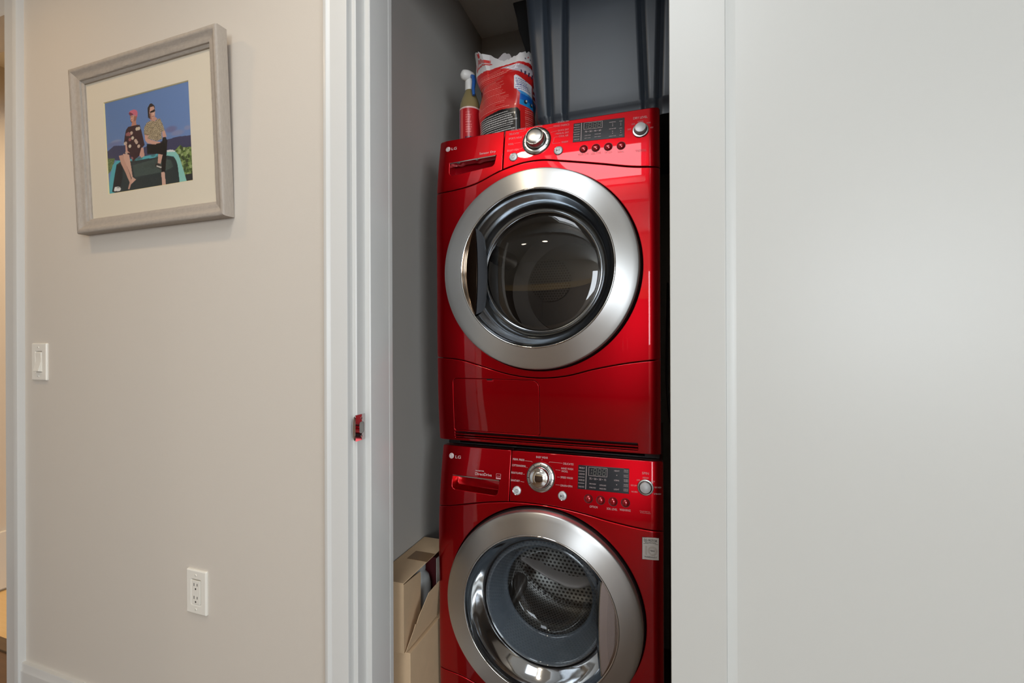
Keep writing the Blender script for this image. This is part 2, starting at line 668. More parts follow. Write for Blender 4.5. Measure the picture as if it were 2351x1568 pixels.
# ------------------------------------------------------------------ the room shell
YW, YB = 0.93, 1.046          # hall face and closet face of the wall
CEIL = 2.74
HEAD = 2.46
struct('floor', box(-3.7, 3.1, -4.6, 1.085, -0.05, 0.0).box(-0.95, 0.25, 1.085, 2.1, -0.05, 0.0), M['floor'], 'brown wood floor of the hall')
struct('floor_room', box(-3.7, -0.95, 1.135, 3.2, -0.05, 0.0), M['floor2'], 'pale wood floor of the room through the far left doorway')
struct('trim_threshold', box(-3.7, -0.95, 1.085, 1.135, -0.05, 0.008), M['threshold'], 'dark wooden threshold strip in the far left doorway', bevel=0.003)
SKX0, SKX1, SKY0, SKY1 = -0.66, -0.04, -0.96, 0.26
cl = MB()
cl.box(-3.7, SKX0, -4.6, 3.2, CEIL, CEIL + 0.05).box(SKX1, 3.1, -4.6, 3.2, CEIL, CEIL + 0.05)
cl.box(SKX0, SKX1, -4.6, SKY0, CEIL, CEIL + 0.05).box(SKX0, SKX1, SKY1, 3.2, CEIL, CEIL + 0.05)
struct('ceiling', cl, M['ceil'], 'white ceiling of hall and closet', smooth=False)
sk = MB()
sk.box(SKX0 - 0.02, SKX0, SKY0 - 0.02, SKY1 + 0.02, CEIL + 0.05, 3.0).box(SKX1, SKX1 + 0.02, SKY0 - 0.02, SKY1 + 0.02, CEIL + 0.05, 3.0)
sk.box(SKX0, SKX1, SKY0 - 0.02, SKY0, CEIL + 0.05, 3.0).box(SKX0, SKX1, SKY1, SKY1 + 0.02, CEIL + 0.05, 3.0)
struct('trim_skylight_well', sk, M['ceil'], 'white well of the skylight in the hall ceiling', smooth=False)

struct('wall_left', box(-2.172, -0.740, YW, YB, 0, CEIL), M['wall'], 'greige hall wall carrying the framed photo')
struct('wall_header', box(-0.740, 0.028, YW, YB, HEAD, CEIL), M['wall'], 'wall above the closet opening')
struct('wall_right', box(0.028, 3.0, YW, YB, 0, CEIL), M['wall'], 'greige hall wall behind the open white door')
struct('wall_left_header', box(-3.05, -2.172, YW, YB, HEAD, CEIL), M['wall'], 'wall above the far left doorway')
struct('wall_far_left', box(-3.7, -3.05, YW, YB, 0, CEIL), M['wall'], 'greige wall left of the far left doorway')
struct('wall_end_left', box(-3.7, -3.6, -4.5, YW, 0, CEIL), M['wall'], 'greige end wall of the hall')
we = MB()
we.box(3.0, 3.1, -4.5, -3.75, 0, CEIL).box(3.0, 3.1, -1.45, -0.80, 0, CEIL).box(3.0, 3.1, -3.75, -1.45, 0, 0.5).box(3.0, 3.1, -3.75, -1.45, 2.4, CEIL).box(3.0, 3.1, 0.70, YB, 0, CEIL).box(3.0, 3.1, -0.80, 0.70, 0, 0.8).box(3.0, 3.1, -0.80, 0.70, 2.3, CEIL)
struct('wall_end_right', we, M['wall'], 'greige end wall with the hall window', smooth=False)
wn = MB()
for a in ((-0.80, -0.75, 0.8, 2.3), (0.65, 0.70, 0.8, 2.3), (-0.75, 0.65, 0.8, 0.85), (-0.75, 0.65, 2.25, 2.3), (-0.07, -0.03, 0.85, 2.25)):
    wn.box(2.99, 3.06, *a)
struct('window_1', wn, M['trim'], 'white framed window at the end of the hall', bevel=0.003)
w2 = MB()
for a in ((-3.75, -3.70, 0.5, 2.4), (-1.50, -1.45, 0.5, 2.4), (-3.70, -1.50, 0.5, 0.55), (-3.70, -1.50, 2.35, 2.4), (-2.62, -2.58, 0.55, 2.35)):
    w2.box(2.99, 3.06, *a)
struct('window_2', w2, M['trim'], 'wide white framed window of the room across the hall', bevel=0.003)  # unseen frame added around the side fill light
struct('wall_opposite_left', box(-3.6, -1.62, -1.12, -1.0, 0, CEIL), M['wall'], 'greige wall facing the framed photo across the hall')
struct('wall_opposite_right', box(2.3, 3.0, -1.12, -1.0, 0, CEIL), M['wall'], 'greige wall behind the viewer')
struct('wall_opposite_header', box(-1.62, 2.3, -1.12, -1.0, 2.44, CEIL), M['wall'], 'wall above the wide opening across the hall')
oc = MB().box(-1.70, -1.62, -1.0, -0.98, 0, 2.52).box(2.3, 2.38, -1.0, -0.98, 0, 2.52).box(-1.62, 2.3, -1.0, -0.98, 2.44, 2.52)
struct('trim_opposite', oc, M['trim'], 'white casing of the wide opening across the hall', bevel=0.003)
w3 = MB()
for a in ((0.15, 0.20, 1.0, 2.36), (1.70, 1.75, 1.0, 2.36), (0.20, 1.70, 1.0, 1.05), (0.20, 1.70, 2.31, 2.36), (0.93, 0.97, 1.05, 2.31)):
    w3.box(a[0], a[1], -4.56, -4.49, a[2], a[3])
struct('window_3', w3, M['trim'], 'white framed window in the far back wall', bevel=0.003)  # unseen frame added around the back fill light
struct('wall_far_back', box(-3.7, 0.15, -4.6, -4.5, 0, CEIL).box(1.75, 3.1, -4.6, -4.5, 0, CEIL).box(0.15, 1.75, -4.6, -4.5, 0, 1.0).box(0.15, 1.75, -4.6, -4.5, 2.36, CEIL), M['wall'], 'greige back wall of the room across the hall')

# closet
struct('wall_closet_left', box(-0.93, -0.8236, YB, 2.05, 0, CEIL), M['closet'], 'grey left wall of the laundry closet')
struct('wall_closet_back', box(-0.8236, 0.13, 1.985, 2.05, 0, CEIL), M['closet'], 'grey back wall of the laundry closet')
struct('wall_closet_right', box(0.13, 0.2, YB, 2.05, 0, CEIL), M['closet'], 'grey right wall of the laundry closet')

# room through the far left doorway
struct('wall_room_left', box(-3.40, -3.285, YB, 3.2, 0, CEIL), M['wall'], 'warm lit wall of the room through the far left doorway')
struct('wall_room_back', box(-3.285, -0.95, 3.1, 3.2, 0, CEIL), M['wall'], 'back wall of the room through the far left doorway')
struct('wall_room_right', box(-1.05, -0.95, YB, 3.1, 0, CEIL), M['wall'], 'right wall of the room through the far left doorway')
struct('baseboard_room', box(-3.285, -3.262, YB, 3.1, 0.012, 0.31), M['trim'], 'tall white baseboard in the room through the far left doorway', bevel=0.004)

# jambs, stops and casings of the closet opening
def zprism(poly, z0, z1):
    return MB().prism(poly, lambda x, y: (x, y, z0), lambda x, y: (x, y, z1))
jm = zprism([(-0.740, 0.9305), (-0.728, 0.9305), (-0.7255, 0.9325), (-0.725, 0.935), (-0.725, YB), (-0.740, YB)], 0, HEAD)
struct('trim_jamb_left', jm, M['trim'], 'white left door jamb of the laundry closet')
st = zprism([(-0.725, 0.9645), (-0.712, 0.9645), (-0.7095, 0.9665), (-0.709, 0.969), (-0.709, 1.0455), (-0.725, 1.0455)], 0, HEAD)
struct('trim_stop_left', st, M['trim'], 'white door stop strip on the left jamb')
struct('trim_closet_casing', zprism([(-0.780, YB), (-0.7082, YB), (-0.7078, 1.0485), (-0.7082, 1.061), (-0.710, 1.0625), (-0.780, 1.0625)], 0, HEAD + 0.07), M['trim'], 'white casing on the closet side of the left jamb')
struct('trim_jamb_right', box(0.012, 0.028, YW, YB, 0, HEAD), M['trim'], 'white right door jamb hidden behind the open door')
struct('trim_jamb_head', box(-0.740, 0.028, YW, YB, HEAD - 0.018, HEAD), M['trim'], 'white head jamb of the laundry closet')
CAS = [(-0.8045, 0.93), (-0.8045, 0.9085), (-0.8040, 0.9068), (-0.8025, 0.906), (-0.7950, 0.906), (-0.7878, 0.9118), (-0.7865, 0.912),
       (-0.7400, 0.912), (-0.7382, 0.9126), (-0.7375, 0.9145), (-0.7375, 0.93)]
struct('trim_casing_left', zprism(CAS, 0, HEAD + 0.07), M['trim'], 'white casing left of the laundry closet')
struct('trim_casing_head', box(-0.7375, 0.03, 0.912, 0.93, HEAD + 0.005, HEAD + 0.07), M['trim'], 'white casing above the laundry closet', bevel=0.002)
struct('trim_casing_right', box(0.03, 0.097, 0.9125, 0.93, 0, HEAD + 0.07), M['trim'], 'white casing behind the open door', bevel=0.002)
FCAS = [(-2.106, 0.93), (-2.106, 0.9115), (-2.1065, 0.9095), (-2.108, 0.909), (-2.128, 0.909), (-2.1335, 0.9145), (-2.1355, 0.9148),
        (-2.186, 0.9148), (-2.189, 0.917), (-2.189, 0.93)]
struct('trim_far_casing', zprism(FCAS, 0, HEAD + 0.07), M['trim'], 'white casing of the far left doorway')
struct('trim_far_jamb', box(-2.189, -2.172, 0.93, YB, 0, HEAD), M['trim'], 'white jamb of the far left doorway')
BB = [(0.93, 0.0), (0.915, 0.0), (0.915, 0.158), (0.9155, 0.162), (0.9172, 0.1645), (0.9172, 0.1835), (0.9185, 0.187), (0.93, 0.187)]
struct('baseboard_left', MB().prism(BB, lambda y, z: (-2.106, y, z), lambda y, z: (-0.8045, y, z)), M['trim'], 'white baseboard under the framed photo')

# the open closet door, folded back almost flat against the hall wall
AO = math.radians(172)
DD = np.array((-math.cos(AO), -math.sin(AO)))       # along the door, from the hinge
DN = np.array((DD[1], -DD[0]))                      # out of the visible face
PIN = np.array((0.0133, 0.914))
D0 = PIN + DN * 0.042 + DD * 0.002
def dpt(t, n, z):
    p = D0 + DD * t + DN * n
    return (p[0], p[1], z)
door = thing('door_1', (D0[0], D0[1], 0.01), 'white shaker panel door folded open against the wall right of the closet', None)
door['kind'] = 'structure'
DWID, DTOP = 0.735, 2.43
def dbox(t0, t1, n0, n1, z0, z1):
    return MB().prism([(t0, n0), (t1, n0), (t1, n1), (t0, n1)], lambda t, n: dpt(t, n, z0), lambda t, n: dpt(t, n, z1))
SW = 0.093
obj('stile', dbox(0, SW, -0.035, 0, 0.01, DTOP), M['door'], door, bevel=0.0015)
obj('stile', dbox(DWID - SW, DWID, -0.035, 0, 0.01, DTOP), M['door'], door, bevel=0.0015)
obj('rail', dbox(SW, DWID - SW, -0.035, 0, DTOP - 0.12, DTOP), M['door'], door, bevel=0.0015)
obj('rail', dbox(SW, DWID - SW, -0.035, 0, 0.01, 0.22), M['door'], door, bevel=0.0015)
obj('panel', dbox(SW, DWID - SW, -0.026, -0.0095, 0.22, DTOP - 0.12), M['door'], door)
bev = []
for k in range(9):
    a = k / 8.0
    bev.append((a * 0.019, -0.0095 * (1 - (1 - a) ** 1.7) if a < 1 else -0.0095))
for t0, sg in ((SW, 1), (DWID - SW, -1)):
    mb = MB().prism([(t0, -0.012)] + [(t0 + sg * a, n - 0.0004) for a, n in bev] + [(t0 + sg * 0.019, -0.012)],
                    lambda t, n: dpt(t, n, 0.22), lambda t, n: dpt(t, n, DTOP - 0.12))
    obj('panel_moulding', mb, M['door'], door)

# ------------------------------------------------------------------ ceiling lamps
LAMP_TRIM = MB().lathe([(0.085, 0.0), (0.083, 0.006), (0.066, 0.008), (0.06, 0.003), (0.06, -0.03), (0.0, -0.03)], (0, 0, 0), axis=(0, 0, -1), n=40)
def pot_light(x, y, power, color, label):
    t = thing('recessed_light', (x, y, CEIL), label, 'ceiling light', 'recessed ceiling lights')
    mb = MB()
    mb.add([(a + x, b + y, c + CEIL) for a, b, c in LAMP_TRIM.v], LAMP_TRIM.f)
    obj('lamp_trim', mb, M['white'], t)
    l = area_light('lamp_light', (0, 0, -0.004), (0, 0, 0), 0.11, 0.11, power, color, 'DISK', 150)
    l.parent = t
    return t
pot_light(-0.77, 0.33, 3.4, WARM, 'round recessed ceiling light over the closet opening')
pot_light(-1.95, 0.30, 3.7, (1.0, 0.66, 0.32), 'round recessed ceiling light over the framed photo')
pot_light(-1.30, -2.5, 9, WARM, 'round recessed ceiling light in the middle of the room across the hall')
pot_light(-1.78, -2.5, 9, WARM, 'round recessed ceiling light further left in the room across the hall')
pot_light(-2.75, 2.0, 26, (1.0, 0.72, 0.42), 'warm recessed ceiling light in the room through the far left doorway')

# unseen cabinets across the hall, made tall to darken reflections in the machines
for i in range(4):
    x0 = -3.5 + i * 0.9
    cab = thing('tall_cabinet', (x0 + 0.45, -4.2, 0.0), ['tall dark wood cabinet leftmost along the far back wall', 'tall dark wood cabinet second from the left along the far back wall', 'tall dark wood cabinet third from the left along the far back wall', 'tall dark wood cabinet rightmost along the far back wall'][i], 'cabinet', 'tall cabinets along the far wall')
    obj('body', box(x0 + 0.003, x0 + 0.897, -4.495, -3.92, 0.08, 1.85), M['darkwood'], cab, bevel=0.003)
    for s in (0, 1):
        d = obj('door', box(x0 + 0.012 + s * 0.44, x0 + 0.445 + s * 0.44, -3.92, -3.90, 0.1, 1.83), M['darkwood'], cab, bevel=0.003)
        obj('handle', box(x0 + 0.41 + s * 0.07, x0 + 0.42 + s * 0.07, -3.90, -3.875, 0.95, 1.15), M['satin'], d, bevel=0.002)
tag(obj('bulkhead', box(-3.52, 0.12, -4.495, -3.88, 1.851, 2.02), M['floor2'], origin=(-1.7, -4.2, 1.851), bevel=0.004), 'pale wooden bulkhead on top of the tall dark cabinets', 'bulkhead')  # unseen block added so the dryer glass mirrors a tan band

# ------------------------------------------------------------------ the two machines
W = 0.687
def mkyf(P, x0):
    def yf(x, z):
        d = min(x - x0, x0 + W - x)
        r = 0.032
        s = min(1.0, max(0.0, (r - d) / r))
        q = (x - x0 - W / 2) / (W / 2)
        return P(z) + 0.011 * (1 - (1 - s * s) ** 0.5) - 0.004 * (1 - q * q) + 0.004
    return yf

def normal(yf, x, z, h=0.004):
    dx = (yf(x + h, z) - yf(x - h, z)) / (2 * h)
    dz = (yf(x, z + h) - yf(x, z - h)) / (2 * h)
    return Vector((dx, -1, dz)).normalized()

def circle(cx, cz, r, n=128):
    return [(cx + r * math.cos(2 * PI * k / n), cz + r * math.sin(2 * PI * k / n)) for k in range(n)]

RED = M['red']
def machine(kind):
    dry = kind == 'dryer'
    if dry:
        x0, z0, zt = -0.697, 0.975, 1.944
        P = pchip([(.975, 1.298), (1.08, 1.289), (1.24, 1.283), (1.5, 1.281), (1.75, 1.282), (1.79, 1.285), (1.84, 1.292), (1.945, 1.311)])
        up = pchip([(-.70, 1.7665), (-.64, 1.7690), (-.5591, 1.781), (-.4678, 1.815), (-.40, 1.829), (-.34, 1.829), (-.2823, 1.818), (-.1691, 1.7938), (-.08, 1.7740), (-.0094, 1.7657)])
        lo = pchip([(-.70, 1.2404), (-.606, 1.2315), (-.532, 1.212), (-.44, 1.189), (-.3504, 1.181), (-.27, 1.189), (-.1957, 1.2083), (-.087, 1.2295), (-.010, 1.239)])
        cx, cz, xs = -.355, 1.501, -.4675
        root = thing('clothes_dryer', (-.3535, 1.64, z0), 'glossy cherry red front-load clothes dryer stacked on top of the washer', 'dryer')
        pocket = [(-.651, 1.862), (-.492, 1.866), (-.4955, 1.832), (-.649, 1.820)]
    else:
        x0, z0, zt = -0.691, 0.012, 0.9535
        P = pchip([(.0, 1.297), (.11, 1.288), (.26, 1.282), (.5, 1.280), (.74, 1.280), (.79, 1.284), (.85, 1.292), (.953, 1.311)])
        up = pchip([(-.697, .7620), (-.64, .7700), (-.6077, .7766), (-.5045, .796), (-.43, .8045), (-.3652, .8060), (-.30, .8035), (-.22, .7940), (-.1482, .7821), (-.0538, .7712), (-.004, .769)])
        lo = pchip([(-.697, .2450), (-.606, .236), (-.532, .2165), (-.44, .190), (-.349, .181), (-.26, .190), (-.1957, .2083), (-.087, .2295), (-.004, .243)])
        cx, cz, xs = -.349, .502, -.4485
        root = thing('washing_machine', (-.3475, 1.64, 0), 'glossy cherry red front-load washing machine at the bottom of the stack', 'washing machine')
        pocket = [(-.6435, .8640), (-.483, .862), (-.4875, .8165), (-.643, .821)]
    yf = mkyf(P, x0)
    x1 = x0 + W
    g = 0.0011
    N = 90
    X = [x0 + (x1 - x0) * k / N for k in range(N + 1)]
    cc = [.0032, .0048, .0068, .0092, .012, .0152, .0188, .0228, .0274, .0325]
    CO = [x0 + c for c in cc] + [x1 - c for c in cc]
    # cabinet shell without a front
    b = MB()
    t = 0.012
    yb, yk = 1.330, 1.965
    b.box(x0 + 0.003, x0 + 0.003 + t, yb, yk, z0, zt - 0.004).box(x1 - 0.003 - t, x1 - 0.003, yb, yk, z0, zt - 0.004)
    b.box(x0 + 0.003 + t, x1 - 0.003 - t, yb - 0.006, yk, zt - 0.016, zt - 0.004).box(x0 + 0.003 + t, x1 - 0.003 - t, yb, yk, z0, z0 + t)
    b.box(x0 + 0.003 + t, x1 - 0.003 - t, yk - t, yk, z0 + t, zt - 0.016)
    obj('cabinet', b, RED, root, smooth=False)
    # front panels
    rt = 0.008
    hole = circle(cx, cz, 0.2985)
    fx = [x for x in X]
    front = [(x, lo(x) + g) for x in fx] + [(x, up(x) - g) for x in fx[::-1]]
    obj('front_panel', panel(densify(front, 0.02), yf, [hole], e=0.0028, depth=0.03, cols=CO), RED, root, sharp=60)
    # pocket outline with rounded lower corners
    (ax, az), (bx_, bz), (c2x, c2z), (dx_, dz) = pocket
    pk = [(ax, az), (bx_, bz)]
    rr = 0.012
    for (px, pz, a0) in ((c2x - rr, c2z + rr, 0), (dx_ + rr, dz + rr, -90)):
        for k in range(7):
            a = math.radians(a0 - 90 * k / 6)
            pk.append((px + rr * math.cos(a), pz + rr * math.sin(a)))
    pk = ccw(densify(pk, 0.02))
    left = [(x, up(x) + g) for x in X if x < xs - 0.004] + [(xs - g, up(xs) + g), (xs - g, zt)]
    left += [(x, zt) for x in np.linspace(xs - 0.02, x0 + rt, 12)]
    left += [(x0 + rt * (1 - math.sin(a)), zt - rt * (1 - math.cos(a))) for a in np.linspace(0, PI / 2, 6)]
    lp = obj('drawer_front' if not dry else 'side_fascia', panel(densify(left, 0.02), yf, [pk], e=0.0022, depth=0.025, cols=CO), RED, root, sharp=60)
    right = [(xs + g, up(xs) + g)] + [(x, up(x) + g) for x in X if x > xs + 0.004]
    right += [(x1 - rt * (1 - math.cos(a)), zt - rt * (1 - math.sin(a))) for a in np.linspace(0, PI / 2, 6)]
    right += [(x, zt) for x in np.linspace(x1 - 0.03, xs + g, 22)]
    cp = obj('control_panel', panel(densify(right, 0.02), yf, [], e=0.0022, depth=0.025, cols=CO), RED, root, sharp=60)
    # handle pocket: sloping red scoop and a silver lip with finger waves
    pb = MB()
    rows = []
    mx_, mz_ = np.mean([p[0] for p in pk]), np.mean([p[1] for p in pk])
    for k in range(6):
        a = k / 5.0
        sc = 1 - 0.10 * a ** 2
        rows.append([(mx_ + (x - mx_) * (1 - 0.03 * a), yf(x, z) + 0.003 + 0.034 * math.sin(a * PI / 2), mz_ + (z - mz_) * sc + 0.004 * a) for x, z in pk])
    pb.grid(rows, closev=True)
    pb.add(rows[-1], [tuple(range(len(pk)))])
    obj('handle_pocket', pb, M['red'] if not dry else M['redbtn'], lp, sharp=60)
    lip = []
    n = 60
    for k in range(n + 1):
        a = k / n
        x = ax + 0.001 + (bx_ - ax - 0.002) * a
        z = az + (bz - az) * a
        w = 0.0018 + 0.0032 * max(0, math.sin((a - 0.09) / 0.82 * 4 * 2 * PI / 2)) ** 2 * (0.09 < a < 0.91)
        y = yf(x, z)
        lip.append([(x, y - 0.0012, z + 0.0006), (x, y + 0.022, z + 0.0006), (x, y + 0.022, z - 0.002 - w), (x, y + 0.004, z - 0.002 - w), (x, y - 0.0012, z - 0.0022)])
    lm = MB().grid(lip, closev=True)
    obj('silver_lip', lm, M['satin'], lp, sharp=50)
    # lower panel
    low = [(x0, z0)] + [(x, z0) for x in X[1:-1]] + [(x1, z0)] + [(x, lo(x) - g) for x in X[::-1]]
    holes = []
    if dry:
        acc = rrect(-.6366, -.353, 1.0085, 1.1745, [.006, .022, .014, .006])
        ven = rrect(-.635, -.072, .9835, 1.0045, .002, 2)
        holes = [acc, densify(ven, 0.03)]
    obj('lower_panel', panel(densify(low, 0.02), yf, holes, e=0.002, depth=0.03, cols=CO), RED, root, sharp=60)
    if dry:
        ad = obj('access_door', panel(offset(ccw(acc), 0.0009), yf, [], e=0.0012, depth=0.02), RED, root, sharp=60)
        obj('latch_notch', MB().prism(rrect(-.520, -.498, 1.1660, 1.1735, .003, 3), lambda x, z: (x, yf(x, z) - 0.0004, z), lambda x, z: (x, yf(x, z) + 0.01, z)), M['redbtn'], ad)
        obj('latch_shadow_gap', MB().prism(rrect(-.521, -.503, 1.1705, 1.1742, .0012, 3), lambda x, z: (x, yf(x, z) - 0.0006, z), lambda x, z: (x, yf(x, z) + 0.01, z)), M['black'], ad)
        obj('vent_backing', MB().box(-.636, -.071, 1.316, 1.322, .980, 1.008), M['black'], root)
        for zz in (.9885, .9965):
            obj('vent_slat', MB().prism([(1.2945, zz - .0014), (1.2945, zz + .0012), (1.312, zz + .0028), (1.312, zz)], lambda y, z: (-.6355, y, z), lambda y, z: (-.0715, y, z)), RED, root)
    # dark well behind the door, gap ring
    obj('door_well', MB().lathe([(0.3, -0.0), (0.298, -0.05), (0.25, -0.055)], (cx, 1.288, cz), n=96), M['black'], root)
    # door
    Yo = 1.262
    def A(y):
        return Yo - y
    ring = obj('door_ring', MB().lathe([(0.2885, A(1.300)), (0.2915, A(1.285)), (0.2930, A(1.268)), (0.2929, A(1.2580)), (0.2924, A(1.2545)), (0.2914, A(1.2522)), (0.2900, A(1.2508)), (0.2882, A(1.2500)),
                              (0.2750, A(1.2473)), (0.2600, A(1.2441)), (0.2450, A(1.2408)), (0.2330, A(1.2383)), (0.2312, A(1.2380))], (cx, Yo, cz), n=160), M['steel'], root, origin=(cx, Yo, cz), sharp=50)
    obj('ring_rim', MB().lathe([(0.2312, A(1.2384)), (0.2300, A(1.2366)), (0.2282, A(1.2360)), (0.2266, A(1.2372)), (0.2262, A(1.245))], (cx, Yo, cz), n=160), M['chrome'], ring, sharp=60)
    obj('outer_rim', MB().lathe([(0.2965, A(1.300)), (0.2962, A(1.279)), (0.2948, A(1.2745)), (0.2925, A(1.273))], (cx, Yo, cz), n=160), M['black'], ring, sharp=60)
    if dry:
        fun = [(0.2264, A(1.243)), (0.2240, A(1.252)), (0.2180, A(1.262)), (0.2080, A(1.272)), (0.1990, A(1.284)), (0.1930, A(1.298)), (0.1890, A(1.312)), (0.1840, A(1.318)), (0.1810, A(1.317)), (0.1780, A(1.322))]
        obj('funnel', MB().lathe(fun, (cx, Yo, cz), n=128), M['darkfunnel'], ring, sharp=40)
        obj('window_edge', MB().lathe([(0.182, A(1.317)), (0.1795, A(1.3135)), (0.1772, A(1.3165)), (0.176, A(1.325))], (cx, Yo, cz), n=128), M['chrome'], ring, sharp=60)
        dome = [(0.178 * math.sin(a), A(1.3175 - 0.010 * math.cos(a))) for a in np.linspace(PI / 2, 0.0, 14)]
        obj('door_window', MB().lathe(dome, (cx, Yo, cz), n=96), M['smoked'], ring, sharp=0)
    else:
        fun = [(0.2264, A(1.243)), (0.2235, A(1.256)), (0.2160, A(1.270)), (0.2060, A(1.283)), (0.1960, A(1.296)), (0.1880, A(1.306)), (0.1850, A(1.312))]
        obj('funnel', MB().lathe(fun, (cx, Yo, cz), n=128), M['funnel'], ring, sharp=40)
        obj('window_edge', MB().lathe([(0.1900, A(1.3035)), (0.1885, A(1.3030)), (0.1868, A(1.309))], (cx, Yo, cz), n=128), M['black'], ring, sharp=40)
        wall_ = [(0.1870, A(1.309)), (0.1830, A(1.3005)), (0.1780, A(1.2975)), (0.1740, A(1.3000)), (0.1722, A(1.306)), (0.166, A(1.318)), (0.158, A(1.337)), (0.150, A(1.358)), (0.1440, A(1.373)), (0.1405, A(1.3765)), (0.1385, A(1.3740)), (0.1370, A(1.379))]
        obj('bowl_wall', MB().lathe(wall_, (cx, Yo, cz), n=128), M['bowl'], ring, sharp=50)
        bowl = [(0.1372, A(1.379)), (0.130, A(1.391)), (0.118, A(1.399)), (0.100, A(1.404)), (0.05, A(1.408)), (0.0, A(1.409))]
        obj('door_window', MB().lathe(bowl, (cx, Yo, cz), n=96), M['doorglass'], ring, sharp=40)
        obj('cover_glass', MB().lathe([(0.2262, A(1.2440)), (0.15, A(1.2405)), (0.07, A(1.239)), (0.0, A(1.2385))], (cx, Yo, cz), n=96), thin_glass('door_cover_glass', (0.95, 0.96, 0.97), 1.3), ring, sharp=0)
    # handle: a mirror plate on a segment of the opening, with a wall behind its free edge
    sg = -1 if dry else 1
    cho = 0.1835
    R = 0.2258
    zc = math.sqrt(R * R - cho * cho) * 0.985
    arc = []
    a0 = math.asin(zc / R)
    for k in range(25):
        a = -a0 + 2 * a0 * k / 24
        arc.append((cx + sg * R * math.cos(a), cz + R * math.sin(a)))
    edge = []
    for k in range(17):
        q = 1 - 2 * k / 16
        edge.append((cx + sg * (cho - 0.006 * (1 - q * q)), cz + zc * q))
    seg_ = arc + edge[1:-1]
    def plate_y(x, z):
        return 1.2395 + 0.010 * ((abs(x - cx) - cho) / (R - cho))
    hp = obj('door_handle', MB().prism(seg_, lambda x, z: (x, plate_y(x, z), z), lambda x, z: (x, plate_y(x, z) + 0.003, z)), M['plate'] if not dry else pmat('bronze_mirror_plate', (138, 118, 100), 0.1, metal=1.0), ring, sharp=30)  # dryer plate is tinted brown to stand for a brown reflection
    rows = [[(x - sg * s1, y, cz + (z - cz) * s2) for x, z in edge] for y, s1, s2 in ((1.2385, 0.0, 1.0), (1.2378, 0.0022, 1.0), (1.2400, 0.003, 1.0))]
    obj('handle_edge', MB().grid(rows + [[(x, 1.243, z) for x, z in edge]], closeu=True), M['chrome'], hp, sharp=50)
    rows = [[(x - sg * s1, y, cz + (z - cz) * s2) for x, z in edge] for y, s1, s2 in ((1.2405, 0.0025, 1.0), (1.262, 0.012, 0.93), (1.284, 0.0145, 0.80), (1.30, 0.010, 0.68))]
    obj('handle_wall', MB().grid(rows), M['gasket'] if dry else M['darkfunnel'], hp, sharp=50)
    # drum
    Yd = 1.34
    if dry:
        dr = [(0.176, 0.012), (0.215, -0.02), (0.262, -0.03), (0.262, -0.17), (0.256, -0.175), (0.256, -0.20), (0.262, -0.205), (0.262, -0.42), (0.25, -0.45), (0.185, -0.455), (0.18, -0.435), (0.0, -0.43)]
        drum = obj('drum', MB().lathe(dr, (cx, Yd, cz), n=96), M['drumdark'], root, origin=(cx, Yd, cz), sharp=40)
        obj('drum_screen', MB().lathe([(0.085, 0.0052), (0.0, 0.0056)], (cx - 0.08, Yd + 0.425, cz + 0.035), n=64), drum_mat('lint_screen', (128, 124, 120), 0.0036, 0.0115, dark=(78, 72, 66), rough=0.32, planar=True), drum, origin=(cx - 0.08, Yd + 0.425, cz + 0.035), sharp=40)
        for k in range(3):
            a = math.radians(35 + 120 * k)
            mb = fin(cx, cz, a, Yd + 0.04, Yd + 0.40, 0.26, 0.05, 0.035)
            obj('lifter', mb, M['drumdark'], drum, sharp=50)
    else:
        obj('door_seal', MB().lathe([(0.255, -0.0), (0.24, -0.02), (0.225, -0.035), (0.222, -0.05), (0.232, -0.058)], (cx, 1.32, cz), n=96), M['gasket'], root, sharp=40)
        dr = [(0.222, -0.02), (0.24, -0.025), (0.252, -0.035), (0.252, -0.40), (0.245, -0.415), (0.0, -0.42)]
        drum = obj('drum', MB().lathe(dr, (cx, Yd, cz), n=96), M['drum'], root, origin=(cx, Yd, cz), sharp=40)
        obj('drum_back', MB().lathe([(0.246, 0.0), (0.235, 0.008), (0.20, 0.010), (0.09, 0.018), (0.0, 0.020)], (cx, Yd + 0.412, cz), n=96), drum_mat('perforated_drum_back', (186, 184, 180), 0.0052, 0.0165, planar=True), drum, origin=(cx, Yd + 0.412, cz), sharp=40)
        for k in range(3):
            a = math.radians(100 + 120 * k)
            mb = fin(cx, cz, a, Yd + 0.05, Yd + 0.37, 0.252, 0.05, 0.035)
            obj('lifter', mb, M['drumdark'], drum, sharp=50)
        pale = pmat('pale_lifter_plastic', (206, 196, 188), 0.3)
        CH = pchip([(-.56, .406), (-.5281, .4027), (-.478, .3917), (-.4392, .3741), (-.3993, .3621), (-.3599, .351), (-.3211, .352), (-.2828, .3587), (-.25, .366)])
        arm = []
        for i in range(31):
            q = i / 30.0
            x = -.555 + .305 * q
            wd = .009 + .012 * min(1, q * 1.6)
            row = []
            for j in range(11):
                t_ = -1 + 2 * j / 10.0
                row.append((x, Yd + .400 - .045 * (1 - abs(t_) ** 2.2) * min(1, 4 * q + .15) * min(1, 4 * (1 - q) + .15), CH(x) + t_ * wd))
            arm.append(row)
        obj('back_paddle', MB().grid(arm), pale, drum, sharp=0)
    return root, yf, cp, lp

